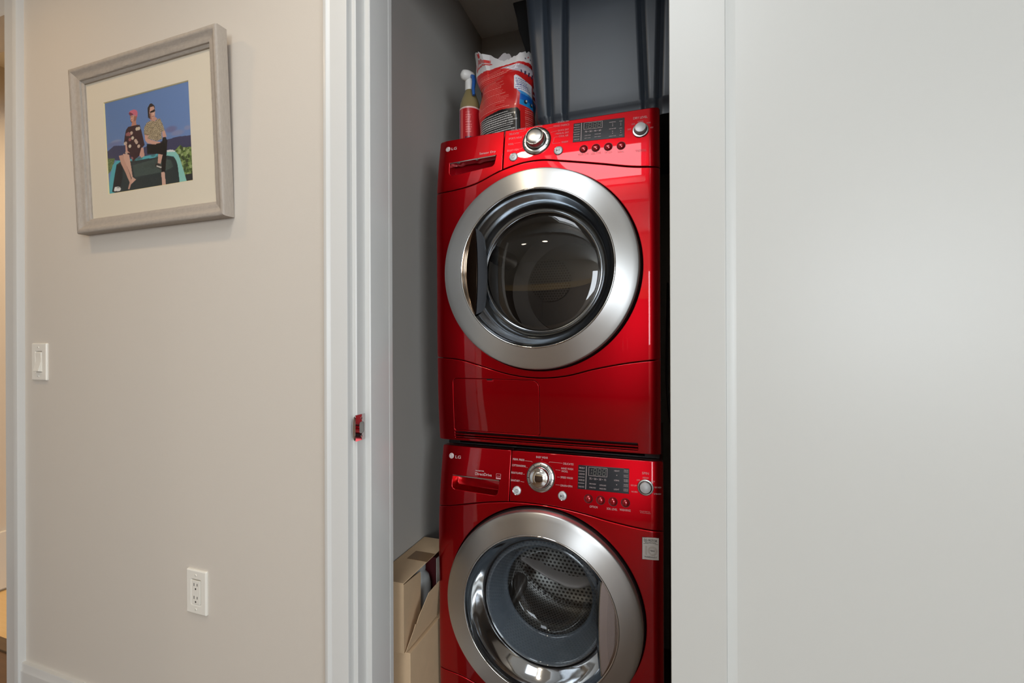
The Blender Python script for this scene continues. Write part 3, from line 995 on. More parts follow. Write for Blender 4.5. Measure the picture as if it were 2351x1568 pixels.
def fin(cx, cz, a, ya, yb, R, hgt, wid):
    """a lifter ridge on the drum wall at angle a"""
    rad = np.array((math.cos(a), math.sin(a)))
    tan = np.array((-rad[1], rad[0]))
    rows = []
    for k in range(9):
        q = k / 8.0
        y = ya + (yb - ya) * q
        e = math.sin(PI * min(1, max(0, (q + 0.06) / 1.12))) ** 0.4
        row = []
        for j in range(9):
            s = -1 + 2 * j / 8.0
            h = hgt * e * (1 - abs(s) ** 2.4) * 0.95
            p = rad * (R - h + 0.002) + tan * s * wid * (1 - 0.35 * h / hgt)
            row.append((cx + p[0], y, cz + p[1]))
        rows.append(row)
    return MB().grid(rows)

dryer, YFD, CPD, LPD = machine('dryer')
washer, YFW, CPW, LPW = machine('washer')
for sx in (-0.66, -0.035):
    for sy in (1.37, 1.90):
        obj('foot', MB().lathe([(0.0, 0), (0.022, 0), (0.022, 0.008), (0.012, 0.012), (0.012, 0.016)], (sx, sy, 0), axis=(0, 0, 1), n=20), M['black'], washer)
stk_ = thing('stacking_bracket', (-0.35, 1.65, 0.9545), 'black stacking kit plate in the gap between washer and dryer', 'bracket')
obj('plate', box(-0.68, -0.015, 1.345, 1.96, 0.9545, 0.9585), M['black'], stk_)
obj('side_bar', box(-0.68, -0.64, 1.345, 1.96, 0.9585, 0.9745), M['black'], stk_)
obj('side_bar', box(-0.055, -0.015, 1.345, 1.96, 0.9585, 0.9745), M['black'], stk_)

# controls ---------------------------------------------------------------------------------
def on(yf, x, z, d=0.0):
    n = normal(yf, x, z)
    return Vector((x, yf(x, z), z)) + n * d, n

def big_knob(yf, x, z, parent, domed):
    p, n = on(yf, x, z)
    k = obj('program_knob', MB().lathe([(0.0445, -0.002), (0.0445, 0.0015), (0.0435, 0.0042), (0.0410, 0.0062), (0.0360, 0.0076), (0.0318, 0.0072), (0.0312, 0.003)], p, n, 72), M['satin'], parent, sharp=40)
    if domed:
        pr = [(0.0305, 0.003), (0.0300, 0.020), (0.0285, 0.0245), (0.0262, 0.0262), (0.0250, 0.0262), (0.0215, 0.0282), (0.012, 0.0300), (0.0, 0.0306)]
    else:
        pr = [(0.0305, 0.003), (0.0296, 0.010), (0.0276, 0.024), (0.0270, 0.0268), (0.0264, 0.0275), (0.0258, 0.0275), (0.0250, 0.0284), (0.018, 0.0300), (0.0, 0.0308)]
    obj('knob_cap', MB().lathe(pr, p, n, 72), M['chrome'] if domed else M['satin'], k, sharp=40)
    obj('knob_groove', MB().lathe([(0.0318, 0.0070), (0.0306, 0.0022)], p, n, 72), M['black'], k)
    e2 = Vector((0, 0, 1))
    e2 = (e2 - n * e2.dot(n)).normalized()
    e1 = e2.cross(n) * -1
    if e1.x < 0:
        e1 = -e1
    mb = MB()
    for a in (90, 57, 123, 24, 156, -6, 186, -32, 212):
        ca, sa = math.cos(math.radians(a)), math.sin(math.radians(a))
        r_ = e1 * ca + e2 * sa
        t_ = e2 * ca - e1 * sa
        c = p + n * 0.0079
        q = [c + r_ * 0.0345 - t_ * 0.0008, c + r_ * 0.0405 - t_ * 0.0008 - n * 0.001, c + r_ * 0.0405 + t_ * 0.0008 - n * 0.001, c + r_ * 0.0345 + t_ * 0.0008]
        mb.add(q, [(0, 1, 2, 3)])
    obj('position_marks', mb, M['mark'], k, smooth=False)
    return k

def small_dial(yf, x, z, parent):
    p, n = on(yf, x, z)
    k = obj('level_dial', MB().lathe([(0.0222, -0.001), (0.0222, 0.002), (0.021, 0.0036), (0.0175, 0.004), (0.017, 0.001)], p, n, 48), M['satin'], parent, sharp=40)
    obj('dial_cap', MB().lathe([(0.0158, 0.0), (0.0152, 0.014), (0.0142, 0.0158), (0.008, 0.0170), (0.0, 0.0174)], p, n, 48), M['silver_btn'], k, sharp=40)
    obj('dial_groove', MB().lathe([(0.0175, 0.0034), (0.0156, 0.001)], p, n, 48), M['black'], k)

def button(yf, x, z, parent, sym):
    p, n = on(yf, x, z)
    k = obj('push_button', MB().lathe([(0.0140, -0.001), (0.0140, 0.0012), (0.0132, 0.0022), (0.0122, 0.0016)], p, n, 40), M['chrome'], parent, sharp=40)
    obj('button_cap', MB().lathe([(0.0122, 0.001), (0.0120, 0.0026), (0.0108, 0.0034), (0.005, 0.0039), (0.0, 0.0040)], p, n, 40), M['silver_btn'], k, sharp=40)
    mb = MB()
    y2 = lambda a, b: yf(a, b) - 0.0040
    if sym == 'power':
        ring = [(x + 0.0046 * math.cos(2 * PI * i / 24), z + 0.0046 * math.sin(2 * PI * i / 24)) for i in range(25)]
        stroke(ring, 0.0009, y2, mb)
        stroke([(x, z - 0.0026), (x, z + 0.0026)], 0.0010, y2, mb)
    else:
        tri = [(x - 0.0052, z - 0.004), (x - 0.0008, z), (x - 0.0052, z + 0.004)]
        mb.add([(a, y2(a, b) - 0.0006, b) for a, b in tri], [(0, 1, 2)])
        stroke([(x + 0.0012, z - 0.0042), (x + 0.0012, z + 0.0042)], 0.0010, y2, mb)
        stroke([(x + 0.0042, z - 0.0042), (x + 0.0042, z + 0.0042)], 0.0010, y2, mb)
    obj('button_symbol', mb, M['mark'], k, smooth=False)

def dome_button(yf, x, z, parent):
    p, n = on(yf, x, z)
    k = obj('dome_button', MB().lathe([(0.0112, -0.001), (0.0108, 0.0018), (0.0094, 0.0040), (0.0066, 0.0057), (0.0033, 0.0065), (0.0, 0.0067)], p, n, 36), M['redbtn'], parent, sharp=0)
    obj('button_gap', MB().lathe([(0.0124, 0.0004), (0.0110, 0.0003)], p, n, 36), M['black'], k)

def logo(yf, x, z, r, parent):
    mb = MB()
    c = circle(x, z, r, 40)
    mb.add([(a, yf(a, b) - 0.0006, b) for a, b in c], [tuple(range(40))])
    k = obj('round_emblem', mb, M['print'], parent, smooth=False)
    y2 = lambda a, b: yf(a, b) - 0.0012
    m2 = MB()
    arc = [(x + 0.74 * r * math.cos(math.radians(a)), z + 0.74 * r * math.sin(math.radians(a))) for a in range(75, 362, 12)]
    stroke(arc + [(x + 0.74 * r, z), (x + 0.28 * r, z)], 0.0007, y2, m2)
    stroke([(x - 0.05 * r, z + 0.42 * r), (x - 0.05 * r, z - 0.36 * r), (x + 0.22 * r, z - 0.36 * r)], 0.0008, y2, m2)
    m2.add([(a, y2(a, b) - 0.0003, b) for a, b in circle(x - 0.4 * r, z + 0.3 * r, 0.11 * r, 10)], [tuple(range(10))])
    obj('emblem_lines', m2, M['gasket'], k, smooth=False)

def display(yf, q, parent, kind):
    """q: corners TL, TR, BR, BL of the dark display"""
    q = [np.array(p) for p in q]
    def S(u, v):
        a = q[3] + (q[2] - q[3]) * u
        b = q[0] + (q[1] - q[0]) * u
        return tuple(a + (b - a) * v)
    out = densify([S(0, 0), S(1, 0), S(1, 1), S(0, 1)], 0.02)
    d = obj('display', panel(out, yf, [], e=0.0007, depth=0.002, sp=0.02, lift=0.0012), M['disp'], parent, sharp=60)
    L = 0.0024
    mb = MB()
    stroke([S(0.165, 0.03), S(0.165, 0.97)], 0.0014, yf, mb, L)
    for v in (0.26, 0.51, 0.76):
        stroke([S(0.01, v), S(0.135, v)], 0.0011, yf, mb, L)
    fr = [S(0.215, 0.60), S(0.575, 0.60), S(0.575, 0.95), S(0.215, 0.95), S(0.215, 0.60)]
    stroke(fr, 0.0008, yf, mb, L)
    obj('display_rules', mb, M['print'], d, smooth=False)
    sl = (q[1][1] - q[0][1]) / (q[1][0] - q[0][0])
    w_, h_ = q[1][0] - q[0][0], q[0][1] - q[3][1]
    # seven segment digits 18:88
    dm = MB()
    def seg7(u0, which, ww=0.055):
        V0, V1, V2 = 0.645, 0.775, 0.905
        sk_ = 0.006
        pts = {'a': ((u0 + sk_, V2), (u0 + ww + sk_, V2)), 'g': ((u0, V1), (u0 + ww, V1)), 'd': ((u0 - sk_, V0), (u0 + ww - sk_, V0)),
               'b': ((u0 + ww + sk_, V2 - .02), (u0 + ww, V1 + .02)), 'c': ((u0 + ww, V1 - .02), (u0 + ww - sk_, V0 + .02)),
               'f': ((u0 + sk_, V2 - .02), (u0, V1 + .02)), 'e': ((u0, V1 - .02), (u0 - sk_, V0 + .02))}
        for s in which:
            stroke([S(*pts[s][0]), S(*pts[s][1])], 0.0016, yf, dm, L)
    seg7(0.215, 'bc')
    for u0 in (0.31, 0.40, 0.49):
        seg7(u0, 'abcdefg')
    obj('display_digits', dm, M['digit'], d, smooth=False)
    def T(body, u, v, w, h):
        x, z = S(u, v)
        text(body, x, z, w * w_, h * h_, yf, M['print'], d, 'display_lettering', lift=L, slope=sl)
    tm = MB()
    def TRI(u, v):
        c = [S(u - .011, v + .02), S(u + .011, v + .02), S(u, v - .022)]
        tm.add([(x, yf(x, z) - L, z) for x, z in c], [(0, 1, 2)])
    if kind == 'washer':
        rows = (('TIME DELAY', .89), ('CUSTOM PGM', .635), ('WATER PLUS', .385), ('CHILD LOCK', .115))
        for b_, v in rows:
            T(b_, 0.078, v, 0.115, 0.065)
        for b_, v in (('HEAVY', .88), ('NORMAL', .50), ('LIGHT', .14)):
            T(b_, 0.765, v, 0.10, 0.06)
        for b_, v in (('STEAM HOT', .93), ('COLD', .87), ('HOT', .73), ('COLD', .67), ('WARM', .55), ('WARM', .49), ('WARM', .36), ('COLD', .30), ('COLD', .18), ('COLD', .12)):
            T(b_, 0.94, v, 0.085, 0.05)
        for b_, u, v in (('PRE WASH', .30, .27), ('EXTRA RINSE', .50, .25), ('STAIN CYCLE', .30, .12), ('RINSE+SPIN', .50, .11)):
            T(b_, u, v, 0.125, 0.055)
        for u, v in ((.765, .70), (.765, .32)):
            TRI(u, v)
        T('75 • 50 • 30 • 15', 0.395, 0.48, 0.33, 0.08)
    else:
        rows = (('TIME DELAY', .89), ('CUSTOM PGM', .635), ('DRUM LIGHT', .385), ('CHILD LOCK', .115))
        for b_, v in rows:
            T(b_, 0.078, v, 0.11, 0.055)
        for b_, v in (('NORMAL', .82), ('DAMP DRY BEEP', .48), ('ENERGY SAVE', .10)):
            T(b_, 0.775, v, 0.13, 0.05)
        for b_, v in (('HIGH', .82), ('LOW', .46), ('OFF', .10)):
            T(b_, 0.93, v, 0.055, 0.05)
        for b_, u, v in (('CHECK FILTER', .295, .27), ('WRINKLE CARE', .49, .29), ('EMPTY WATER', .295, .13), ('EASY IRON', .49, .15)):
            T(b_, u, v, 0.12, 0.045)
        for u in (.775, .93):
            for v in (.71, .62, .34, .24):
                TRI(u, v)
        T('70 • 50 • 40 • 60', 0.395, 0.47, 0.32, 0.085)
    tag(obj('display_arrows', tm, M['print'], d, smooth=False), kind='stuff')
    return d

TD = [('Sensor Dry', -0.5206, 1.8785, 0.0549, 0.0104), ('DELICATES', -0.436, 1.9292, 0.031, 0.0068), ('SPORTS WEAR', -0.4315, 1.9139, 0.0427, 0.0068), ('WOOL', -0.4443, 1.8956, 0.0177, 0.0067), ('BULKY ITEM', -0.4365, 1.8742, 0.0364, 0.0067), ('• SPECIAL FABRICS', -0.4246, 1.9412, 0.0513, 0.0062), ('COTTON', -0.3594, 1.9408, 0.0248, 0.0067), ('• SENSOR DRY', -0.2843, 1.9426, 0.0389, 0.006), ('MIXED FABRICS', -0.2881, 1.9314, 0.0474, 0.0065), ('QUICK DRY', -0.2817, 1.9152, 0.0335, 0.0065), ('• MANUAL DRY', -0.2857, 1.906, 0.0422, 0.0059), ('COOL AIR', -0.2801, 1.8962, 0.0289, 0.0065), ('WARM', -0.2761, 1.8761, 0.0196, 0.0064), ('MORE TIME', -0.2202, 1.8296, 0.0308, 0.0064), ('LESS TIME', -0.1843, 1.8277, 0.0272, 0.0064), ('OPTION', -0.1491, 1.8252, 0.0202, 0.0063), ('SIGNAL', -0.1145, 1.8225, 0.0168, 0.0063), ('DRY LEVEL', -0.0621, 1.9176, 0.0385, 0.0073), ('NORMAL', -0.0614, 1.9054, 0.0162, 0.0051), ('LESS', -0.0813, 1.9007, 0.0095, 0.0048), ('MORE', -0.0399, 1.8978, 0.0101, 0.0048), ('DAMP', -0.0919, 1.8863, 0.0095, 0.0048), ('VERY', -0.0319, 1.8823, 0.0087, 0.0047), ('• Press & Hold 3 sec.', -0.0615, 1.8201, 0.029, 0.0031), ('for Extra Functions', -0.0597, 1.8163, 0.0278, 0.0031)]
TW = [('INVERTER', -0.5503, 0.8842, 0.029, 0.0039), ('DirectDrive', -0.5374, 0.875, 0.0558, 0.009), ('PERM. PRESS', -0.4245, 0.9282, 0.0369, 0.0063), ('COTTON/NORMAL', -0.4221, 0.9106, 0.0446, 0.0063), ('BULKY/LARGE', -0.4277, 0.8891, 0.036, 0.0063), ('SANITARY', -0.4314, 0.8668, 0.0288, 0.0063), ('BABY WEAR', -0.351, 0.9402, 0.0365, 0.0063), ('DELICATES', -0.27, 0.9279, 0.0302, 0.0061), ('HAND WASH', -0.2732, 0.9142, 0.0353, 0.0061), ('/WOOL', -0.2804, 0.9063, 0.0195, 0.0061), ('SPEED WASH', -0.2739, 0.889, 0.0362, 0.0061), ('DRAIN+SPIN', -0.2737, 0.8662, 0.0348, 0.0061), ('SPIN', -0.0519, 0.9199, 0.0183, 0.0069), ('MEDIUM', -0.0514, 0.9078, 0.0156, 0.0044), ('LOW', -0.071, 0.9004, 0.0082, 0.0044), ('HIGH', -0.032, 0.9002, 0.0092, 0.0043), ('VERY LOW', -0.0833, 0.885, 0.0165, 0.0044), ('VERY HIGH', -0.0194, 0.8849, 0.0183, 0.0043), ('NO SPIN', -0.0811, 0.8683, 0.0162, 0.0044), ('EXTRA HIGH', -0.0202, 0.8678, 0.0189, 0.0043), ('OPTION', -0.1937, 0.8164, 0.0226, 0.0064), ('SOIL LEVEL', -0.142, 0.816, 0.0294, 0.0063), ('WASH/RINSE', -0.106, 0.817, 0.0301, 0.0063), ('• Press & Hold 3 sec.', -0.0532, 0.8192, 0.0288, 0.0028), ('for Extra Functions', -0.0514, 0.8152, 0.0277, 0.0028)]

big_knob(YFD, -.3625, 1.8925, CPD, False)
big_knob(YFW, -.3522, .8836, CPW, True)
small_dial(YFD, -.0617, 1.8785, CPD)
small_dial(YFW, -.0516, .8825, CPW)
button(YFD, -.4335, 1.8510, CPD, 'power')
button(YFD, -.2941, 1.8512, CPD, 'play')
button(YFW, -.4249, .8384, CPW, 'power')
button(YFW, -.2845, .8377, CPW, 'play')
for x, z in ((-.2196, 1.8456), (-.1846, 1.8438), (-.1496, 1.8420), (-.1140, 1.8401)):
    dome_button(YFD, x, z, CPD)
for x, z in ((-.2088, .8370), (-.1741, .8363), (-.1394, .8358), (-.1053, .8363)):
    dome_button(YFW, x, z, CPW)
display(YFD, [(-.2514, 1.9307), (-.1055, 1.9250), (-.1047, 1.8644), (-.2520, 1.8710)], CPD, 'dryer')
display(YFW, [(-.2404, .9278), (-.0956, .9286), (-.0961, .8611), (-.2409, .8614)], CPW, 'washer')
for t_, x, z, w, h in TD:
    left_ = x < -.47
    text(t_, x, z, w, h * 0.92, YFD, M['print'] if left_ or h > .0072 else M['printdim'], LPD if left_ else CPD, slope=-0.03 if not left_ else 0)
for t_, x, z, w, h in TW:
    left_ = x < -.46
    text(t_, x, z, w, h * 0.92, YFW, M['print'], LPW if left_ else CPW)
logo(YFD, -.6614, 1.9128, .0082, LPD)
text('LG', -.6395, 1.9120, .0185, .0088, YFD, M['print'], LPD)
logo(YFW, -.6527, .9218, .0085, LPW)
text('LG', -.6290, .9195, .0190, .0088, YFW, M['print'], LPW)
# energy label beside the drawer name
es = MB()
stroke([(-0.4945, 0.866), (-0.4795, 0.866), (-0.4795, 0.881), (-0.4945, 0.881), (-0.4945, 0.866)], .0008, YFW, es)
stroke([(-0.4945, 0.868), (-0.4795, 0.868)], .0035, YFW, es)
stroke([(-0.493, 0.8715), (-0.4885, 0.8755), (-0.4845, 0.8725), (-0.481, 0.8765)], .0009, YFW, es)
obj('energy_mark', es, M['printdim'], LPW, smooth=False)
# leader lines from the programme names to the knobs
lw = .0006
ld = MB()
for pts in ([(-.4190, 1.9318), (-.3975, 1.9338)], [(-.4085, 1.9165), (-.4040, 1.9170)], [(-.4335, 1.8965), (-.4130, 1.8960)], [(-.4165, 1.8750), (-.4100, 1.8750), (-.4060, 1.8790)],
            [(-.3140, 1.9300), (-.3300, 1.9290), (-.3340, 1.9255)], [(-.3010, 1.9155), (-.3200, 1.9140)], [(-.2970, 1.8960), (-.3080, 1.8955), (-.3120, 1.8760), (-.2890, 1.8755)]):
    stroke(pts, lw, YFD, ld)
obj('leader_lines', ld, M['printdim'], CPD, smooth=False)
lw_ = MB()
for pts in ([(-.4040, .9265), (-.3830, .9262), (-.3805, .9240)], [(-.3975, .9075), (-.3950, .9075)], [(-.4070, .8875), (-.4030, .8875)], [(-.4150, .8655), (-.4030, .8650)],
            [(-.351, .9350), (-.351, .9320)], [(-.2880, .9285), (-.3270, .9290), (-.3290, .9260)], [(-.2935, .9080), (-.3080, .9085)], [(-.2945, .8885), (-.3020, .8885)], [(-.2935, .8665), (-.3060, .8665)]):
    stroke(pts, lw, YFW, lw_)
obj('leader_lines', lw_, M['print'], CPW, smooth=False)
# warranty sticker
ylin = lambda x, z: YFW(x, z)
sq = [(-.0603, .6912), (-.0166, .6928), (-.0163, .7526), (-.0600, .7506)]
stk = obj('warranty_sticker', panel(densify(sq, .02), YFW, [], e=.0004, depth=.0006, sp=.02, lift=.0008), M['sticker'], washer, sharp=60)
sb = MB()
stroke(sq + sq[:1], .0008, YFW, sb, .0014)
stroke([(-.0580, .7345), (-.0185, .7355)], .0006, YFW, sb, .0014)
obj('sticker_border', sb, M['mark'], stk, smooth=False)
pale = pmat('pale_grey_print', (196, 190, 184), .5)
s1 = MB()
stroke([(-.0500, .7050), (-.0500, .7285)], .0052, YFW, s1, .0014)
rg = [(-.0335 + .0098 * math.cos(2 * PI * k / 32), .7170 + .0105 * math.sin(2 * PI * k / 32)) for k in range(33)]
stroke(rg, .0042, YFW, s1, .0014)
obj('sticker_numeral', s1, pale, stk, smooth=False)
text('DD MOTOR', -.0383, .7440, .0345, .0066, YFW, M['mark'], stk, lift=.0015, slope=.02)
text('Direct Drive Motor', -.0383, .7380, .0290, .0030, YFW, M['mark'], stk, lift=.0015, slope=.02)
text('YEAR', -.0335, .7172, .0125, .0042, YFW, M['mark'], stk, lift=.0018)
text('WARRANTY', -.0383, .6995, .0325, .0042, YFW, M['mark'], stk, lift=.0015, slope=.02)

PHOTO = [
  ('m1', (64, 64, 92), [(-0.003, 0.467), (0.092, 0.518), (0.233, 0.496), (0.32, 0.459), (0.313, 0.31), (-0.007, 0.382)]),
  ('m2', (66, 66, 94), [(0.454, 0.434), (0.725, 0.465), (0.86, 0.47), (1.011, 0.456), (1.009, 0.285), (0.719, 0.305), (0.45, 0.336)]),
  ('bushR', (96, 116, 62), [(0.791, 0.324), (0.874, 0.382), (0.907, 0.35), (1.019, 0.338), (1.014, -0.014), (0.911, -0.002), (0.852, 0.281)]),
  ('bushL', (92, 112, 66), [(-0.017, 0.396), (0.096, 0.381), (0.084, 0.34), (0.038, 0.253), (-0.016, 0.21)]),
  ('potR', (48, 48, 50), [(0.914, 0.072), (1.017, 0.072), (1.014, -0.014), (0.915, -0.003)]),
  ('van', (84, 170, 180), [(-0.016, -0.015), (0.02, 0.187), (0.062, 0.31), (0.11, 0.349), (0.373, 0.333), (0.526, 0.341), (0.72, 0.341), (0.818, 0.323), (0.843, 0.291), (0.868, 0.231), (0.928, -0.005), (0.473, 0.001)]),
  ('vanR', (140, 198, 188), [(0.72, 0.341), (0.818, 0.323), (0.843, 0.291), (0.868, 0.231), (0.928, -0.005), (0.845, -0.0), (0.835, 0.181), (0.799, 0.279), (0.718, 0.301)]),
  ('rail', (225, 225, 220), [(0.712, 0.354), (0.784, 0.351), (0.823, 0.322), (0.72, 0.338)]),
  ('win', (44, 54, 56), [(0.037, 0.021), (0.07, 0.162), (0.111, 0.31), (0.154, 0.328), (0.372, 0.31), (0.581, 0.305), (0.718, 0.301), (0.79, 0.278), (0.819, 0.239), (0.835, 0.181), (0.848, 0.003), (0.473, 0.001), (0.083, 0.002)]),
  ('winhi', (66, 80, 76), [(0.311, 0.268), (0.58, 0.289), (0.761, 0.249), (0.785, 0.173), (0.666, 0.136), (0.325, 0.14)]),
  ('dark', (30, 30, 34), [(0.043, 0.024), (0.075, 0.153), (0.114, 0.301), (0.194, 0.317), (0.176, 0.146), (0.129, 0.008)]),
  ('hairL', (60, 40, 36), [(0.311, 0.795), (0.313, 0.736), (0.332, 0.716), (0.326, 0.809)]),
  ('faceL', (206, 152, 132), [(0.316, 0.802), (0.388, 0.787), (0.387, 0.745), (0.361, 0.726), (0.323, 0.733), (0.312, 0.757)]),
  ('neckL', (190, 132, 112), [(0.333, 0.736), (0.379, 0.735), (0.381, 0.681), (0.318, 0.685)]),
  ('capL', (205, 108, 128), [(0.294, 0.831), (0.318, 0.852), (0.358, 0.855), (0.391, 0.84), (0.404, 0.812), (0.396, 0.767), (0.369, 0.791), (0.345, 0.803), (0.316, 0.812), (0.302, 0.809)]),
  ('legL1', (200, 155, 135), [(0.146, 0.398), (0.198, 0.397), (0.237, 0.28), (0.272, 0.173), (0.291, 0.095), (0.256, 0.016), (0.239, 0.025), (0.263, 0.09), (0.219, 0.203), (0.169, 0.309)]),
  ('legL2', (212, 168, 148), [(0.199, 0.41), (0.273, 0.397), (0.291, 0.255), (0.303, 0.143), (0.343, 0.11), (0.282, 0.069), (0.29, 0.137), (0.251, 0.244), (0.21, 0.344)]),
  ('dressL', (62, 38, 42), [(0.279, 0.685), (0.335, 0.688), (0.419, 0.682), (0.438, 0.611), (0.467, 0.457), (0.435, 0.434), (0.422, 0.366), (0.353, 0.332), (0.318, 0.305), (0.282, 0.382), (0.217, 0.415), (0.251, 0.472), (0.215, 0.512), (0.232, 0.594), (0.25, 0.657)]),
  ('handL', (205, 155, 138), [(0.233, 0.505), (0.253, 0.497), (0.257, 0.433), (0.288, 0.402), (0.234, 0.424)]),
  ('handL2', (205, 155, 138), [(0.426, 0.436), (0.45, 0.435), (0.46, 0.342), (0.421, 0.329), (0.398, 0.358)]),
  ('hairR', (48, 36, 34), [(0.521, 0.831), (0.549, 0.87), (0.573, 0.872), (0.604, 0.841), (0.608, 0.796), (0.584, 0.817), (0.552, 0.71), (0.524, 0.733)]),
  ('faceR', (205, 158, 140), [(0.552, 0.837), (0.594, 0.835), (0.609, 0.795), (0.607, 0.739), (0.589, 0.711), (0.556, 0.705), (0.54, 0.77)]),
  ('glassesR', (30, 25, 25), [(0.546, 0.789), (0.607, 0.808), (0.609, 0.783), (0.592, 0.775), (0.573, 0.779), (0.554, 0.773)]),
  ('neckR', (200, 150, 132), [(0.542, 0.708), (0.604, 0.728), (0.63, 0.698), (0.587, 0.677)]),
  ('armR1', (208, 160, 142), [(0.47, 0.576), (0.515, 0.563), (0.533, 0.502), (0.606, 0.467), (0.652, 0.454), (0.651, 0.43), (0.586, 0.438), (0.503, 0.468), (0.476, 0.504)]),
  ('armR2', (205, 158, 140), [(0.679, 0.558), (0.709, 0.56), (0.727, 0.496), (0.681, 0.491)]),
  ('pantsR', (24, 22, 24), [(0.494, 0.464), (0.587, 0.441), (0.67, 0.447), (0.681, 0.493), (0.713, 0.495), (0.732, 0.455), (0.723, 0.368), (0.692, 0.136), (0.646, 0.141), (0.658, 0.267), (0.619, 0.335), (0.494, 0.357)]),
  ('shirtR', (190, 172, 140), [(0.503, 0.684), (0.551, 0.696), (0.597, 0.68), (0.63, 0.694), (0.662, 0.695), (0.687, 0.633), (0.708, 0.563), (0.673, 0.555), (0.673, 0.483), (0.611, 0.469), (0.506, 0.519), (0.519, 0.558), (0.464, 0.579), (0.473, 0.645)]),
  ('calfR', (205, 160, 142), [(0.621, 0.334), (0.671, 0.317), (0.644, 0.229), (0.61, 0.238)]),
  ('shoeR', (52, 46, 44), [(0.582, 0.239), (0.62, 0.237), (0.652, 0.203), (0.645, 0.164), (0.581, 0.207)]),
  ('soleR', (200, 196, 186), [(0.596, 0.219), (0.652, 0.195), (0.648, 0.181), (0.595, 0.206)]),
  ('footR', (212, 170, 152), [(0.646, 0.139), (0.684, 0.135), (0.692, 0.0), (0.647, 0.002)]),
  ('eyeL', (96, 60, 52), [(0.317, 0.787), (0.341, 0.785), (0.34, 0.779), (0.319, 0.78)]),
  ('brimL', (128, 58, 74), [(0.294, 0.831), (0.31, 0.836), (0.348, 0.812), (0.347, 0.801), (0.325, 0.794), (0.302, 0.807)]),
  ('shadeL', (158, 106, 88), [(0.359, 0.785), (0.389, 0.78), (0.387, 0.745), (0.361, 0.726), (0.348, 0.737)]),
  ('mouthL', (136, 76, 66), [(0.318, 0.758), (0.337, 0.755), (0.337, 0.749), (0.321, 0.75)]),
  ('shadeR', (150, 104, 88), [(0.541, 0.77), (0.559, 0.772), (0.564, 0.704), (0.547, 0.715)]),
  ('noseR', (226, 184, 164), [(0.579, 0.774), (0.592, 0.775), (0.591, 0.749), (0.578, 0.75)]),
  ('mouthR', (140, 84, 76), [(0.564, 0.737), (0.594, 0.736), (0.592, 0.73), (0.567, 0.73)]),
  ('shoulderR', (120, 102, 78), [(0.465, 0.579), (0.519, 0.558), (0.509, 0.551), (0.468, 0.569)]),
  ('kneeR', (40, 38, 40), [(0.685, 0.488), (0.713, 0.491), (0.725, 0.453), (0.697, 0.43)]),
  ('sticker', (228, 226, 222), [(0.062, 0.035), (0.073, 0.067), (0.106, 0.069), (0.137, 0.062), (0.151, 0.037), (0.138, 0.017), (0.068, 0.023)]),
]

# ------------------------------------------------------------------ framed photo
FX0, FX1, FZ, FH = -1.757, -1.128, 1.636, 0.508
LEAN = math.asin(0.022 / FH)
def fp(x, h, d):
    return (x, 0.929 - h * math.sin(LEAN) - d * math.cos(LEAN), FZ + h * math.cos(LEAN) - d * math.sin(LEAN))
pic = thing('picture_frame', ((FX0 + FX1) / 2, 0.925, FZ), 'framed colour photo of two people on a van roof in a whitewashed wooden frame', 'picture')
RP = [(0, 0), (0, .027), (.0015, .0305), (.004, .032), (.011, .032), (.014, .0305), (.019, .0265), (.027, .0238), (.035, .0240), (.0375, .0225), (.0385, .0185), (.0415, .0175), (.0445, .0165), (.046, .0150), (.046, .009), (.040, .006)]
def rail(side):
    A_, B_ = [], []
    for w, d in RP:
        if side == 'bottom':
            a, b = (FX0 + w, w), (FX1 - w, w)
        elif side == 'top':
            a, b = (FX1 - w, FH - w), (FX0 + w, FH - w)
        elif side == 'left':
            a, b = (FX0 + w, FH - w), (FX0 + w, w)
        else:
            a, b = (FX1 - w, w), (FX1 - w, FH - w)
        A_.append((a, d))
        B_.append((b, d))
    rows = []
    for k in range(41):
        q = k / 40.0
        row = []
        for (a, d), (b, _) in zip(A_, B_):
            jig = 0.0 if k in (0, 40) else random.uniform(-0.0005, 0.0005) * (1 if d > .014 else 0)
            row.append(fp(a[0] + (b[0] - a[0]) * q, a[1] + (b[1] - a[1]) * q, d + jig))
        rows.append(row)
    return MB().grid(rows, closev=True)
for s in ('bottom', 'top', 'left', 'right'):
    obj('frame_rail', rail(s), M['pframe'], pic, sharp=40)
obj('backing', MB().prism([(FX0 + .006, .006), (FX1 - .006, .006), (FX1 - .006, FH - .006), (FX0 + .006, FH - .006)], lambda x, h: fp(x, h, .001), lambda x, h: fp(x, h, .0065)), M['cardin'], pic)
PX0, PX1, PH0, PH1 = -1.633, -1.267, .1155, .394
ml = MB()
mo = [(FX0 + .04, .04), (FX1 - .04, .04), (FX1 - .04, FH - .04), (FX0 + .04, FH - .04)]
mi = [(PX0, PH0), (PX1, PH0), (PX1, PH1), (PX0, PH1)]
for k in range(4):
    a, b, c, d = mo[k], mo[(k + 1) % 4], mi[(k + 1) % 4], mi[k]
    ml.add([fp(*a, .0105), fp(*b, .0105), fp(*c, .0105), fp(*d, .0105)], [(0, 1, 2, 3)])
mat_ = obj('mat_board', ml, M['matb'], pic, smooth=False)
mc = MB()
mj = [(PX0 + .0022, PH0 + .0022), (PX1 - .0022, PH0 + .0022), (PX1 - .0022, PH1 - .0022), (PX0 + .0022, PH1 - .0022)]
for k in range(4):
    a, b, c, d = mi[k], mi[(k + 1) % 4], mj[(k + 1) % 4], mj[k]
    mc.add([fp(*a, .0105), fp(*b, .0105), fp(*c, .0082), fp(*d, .0082)], [(0, 1, 2, 3)])
obj('mat_bevel', mc, M['matcut'], mat_, smooth=False)
cv = Canvas(264, 200, (94, 124, 178))
vv = cv.V[..., None]
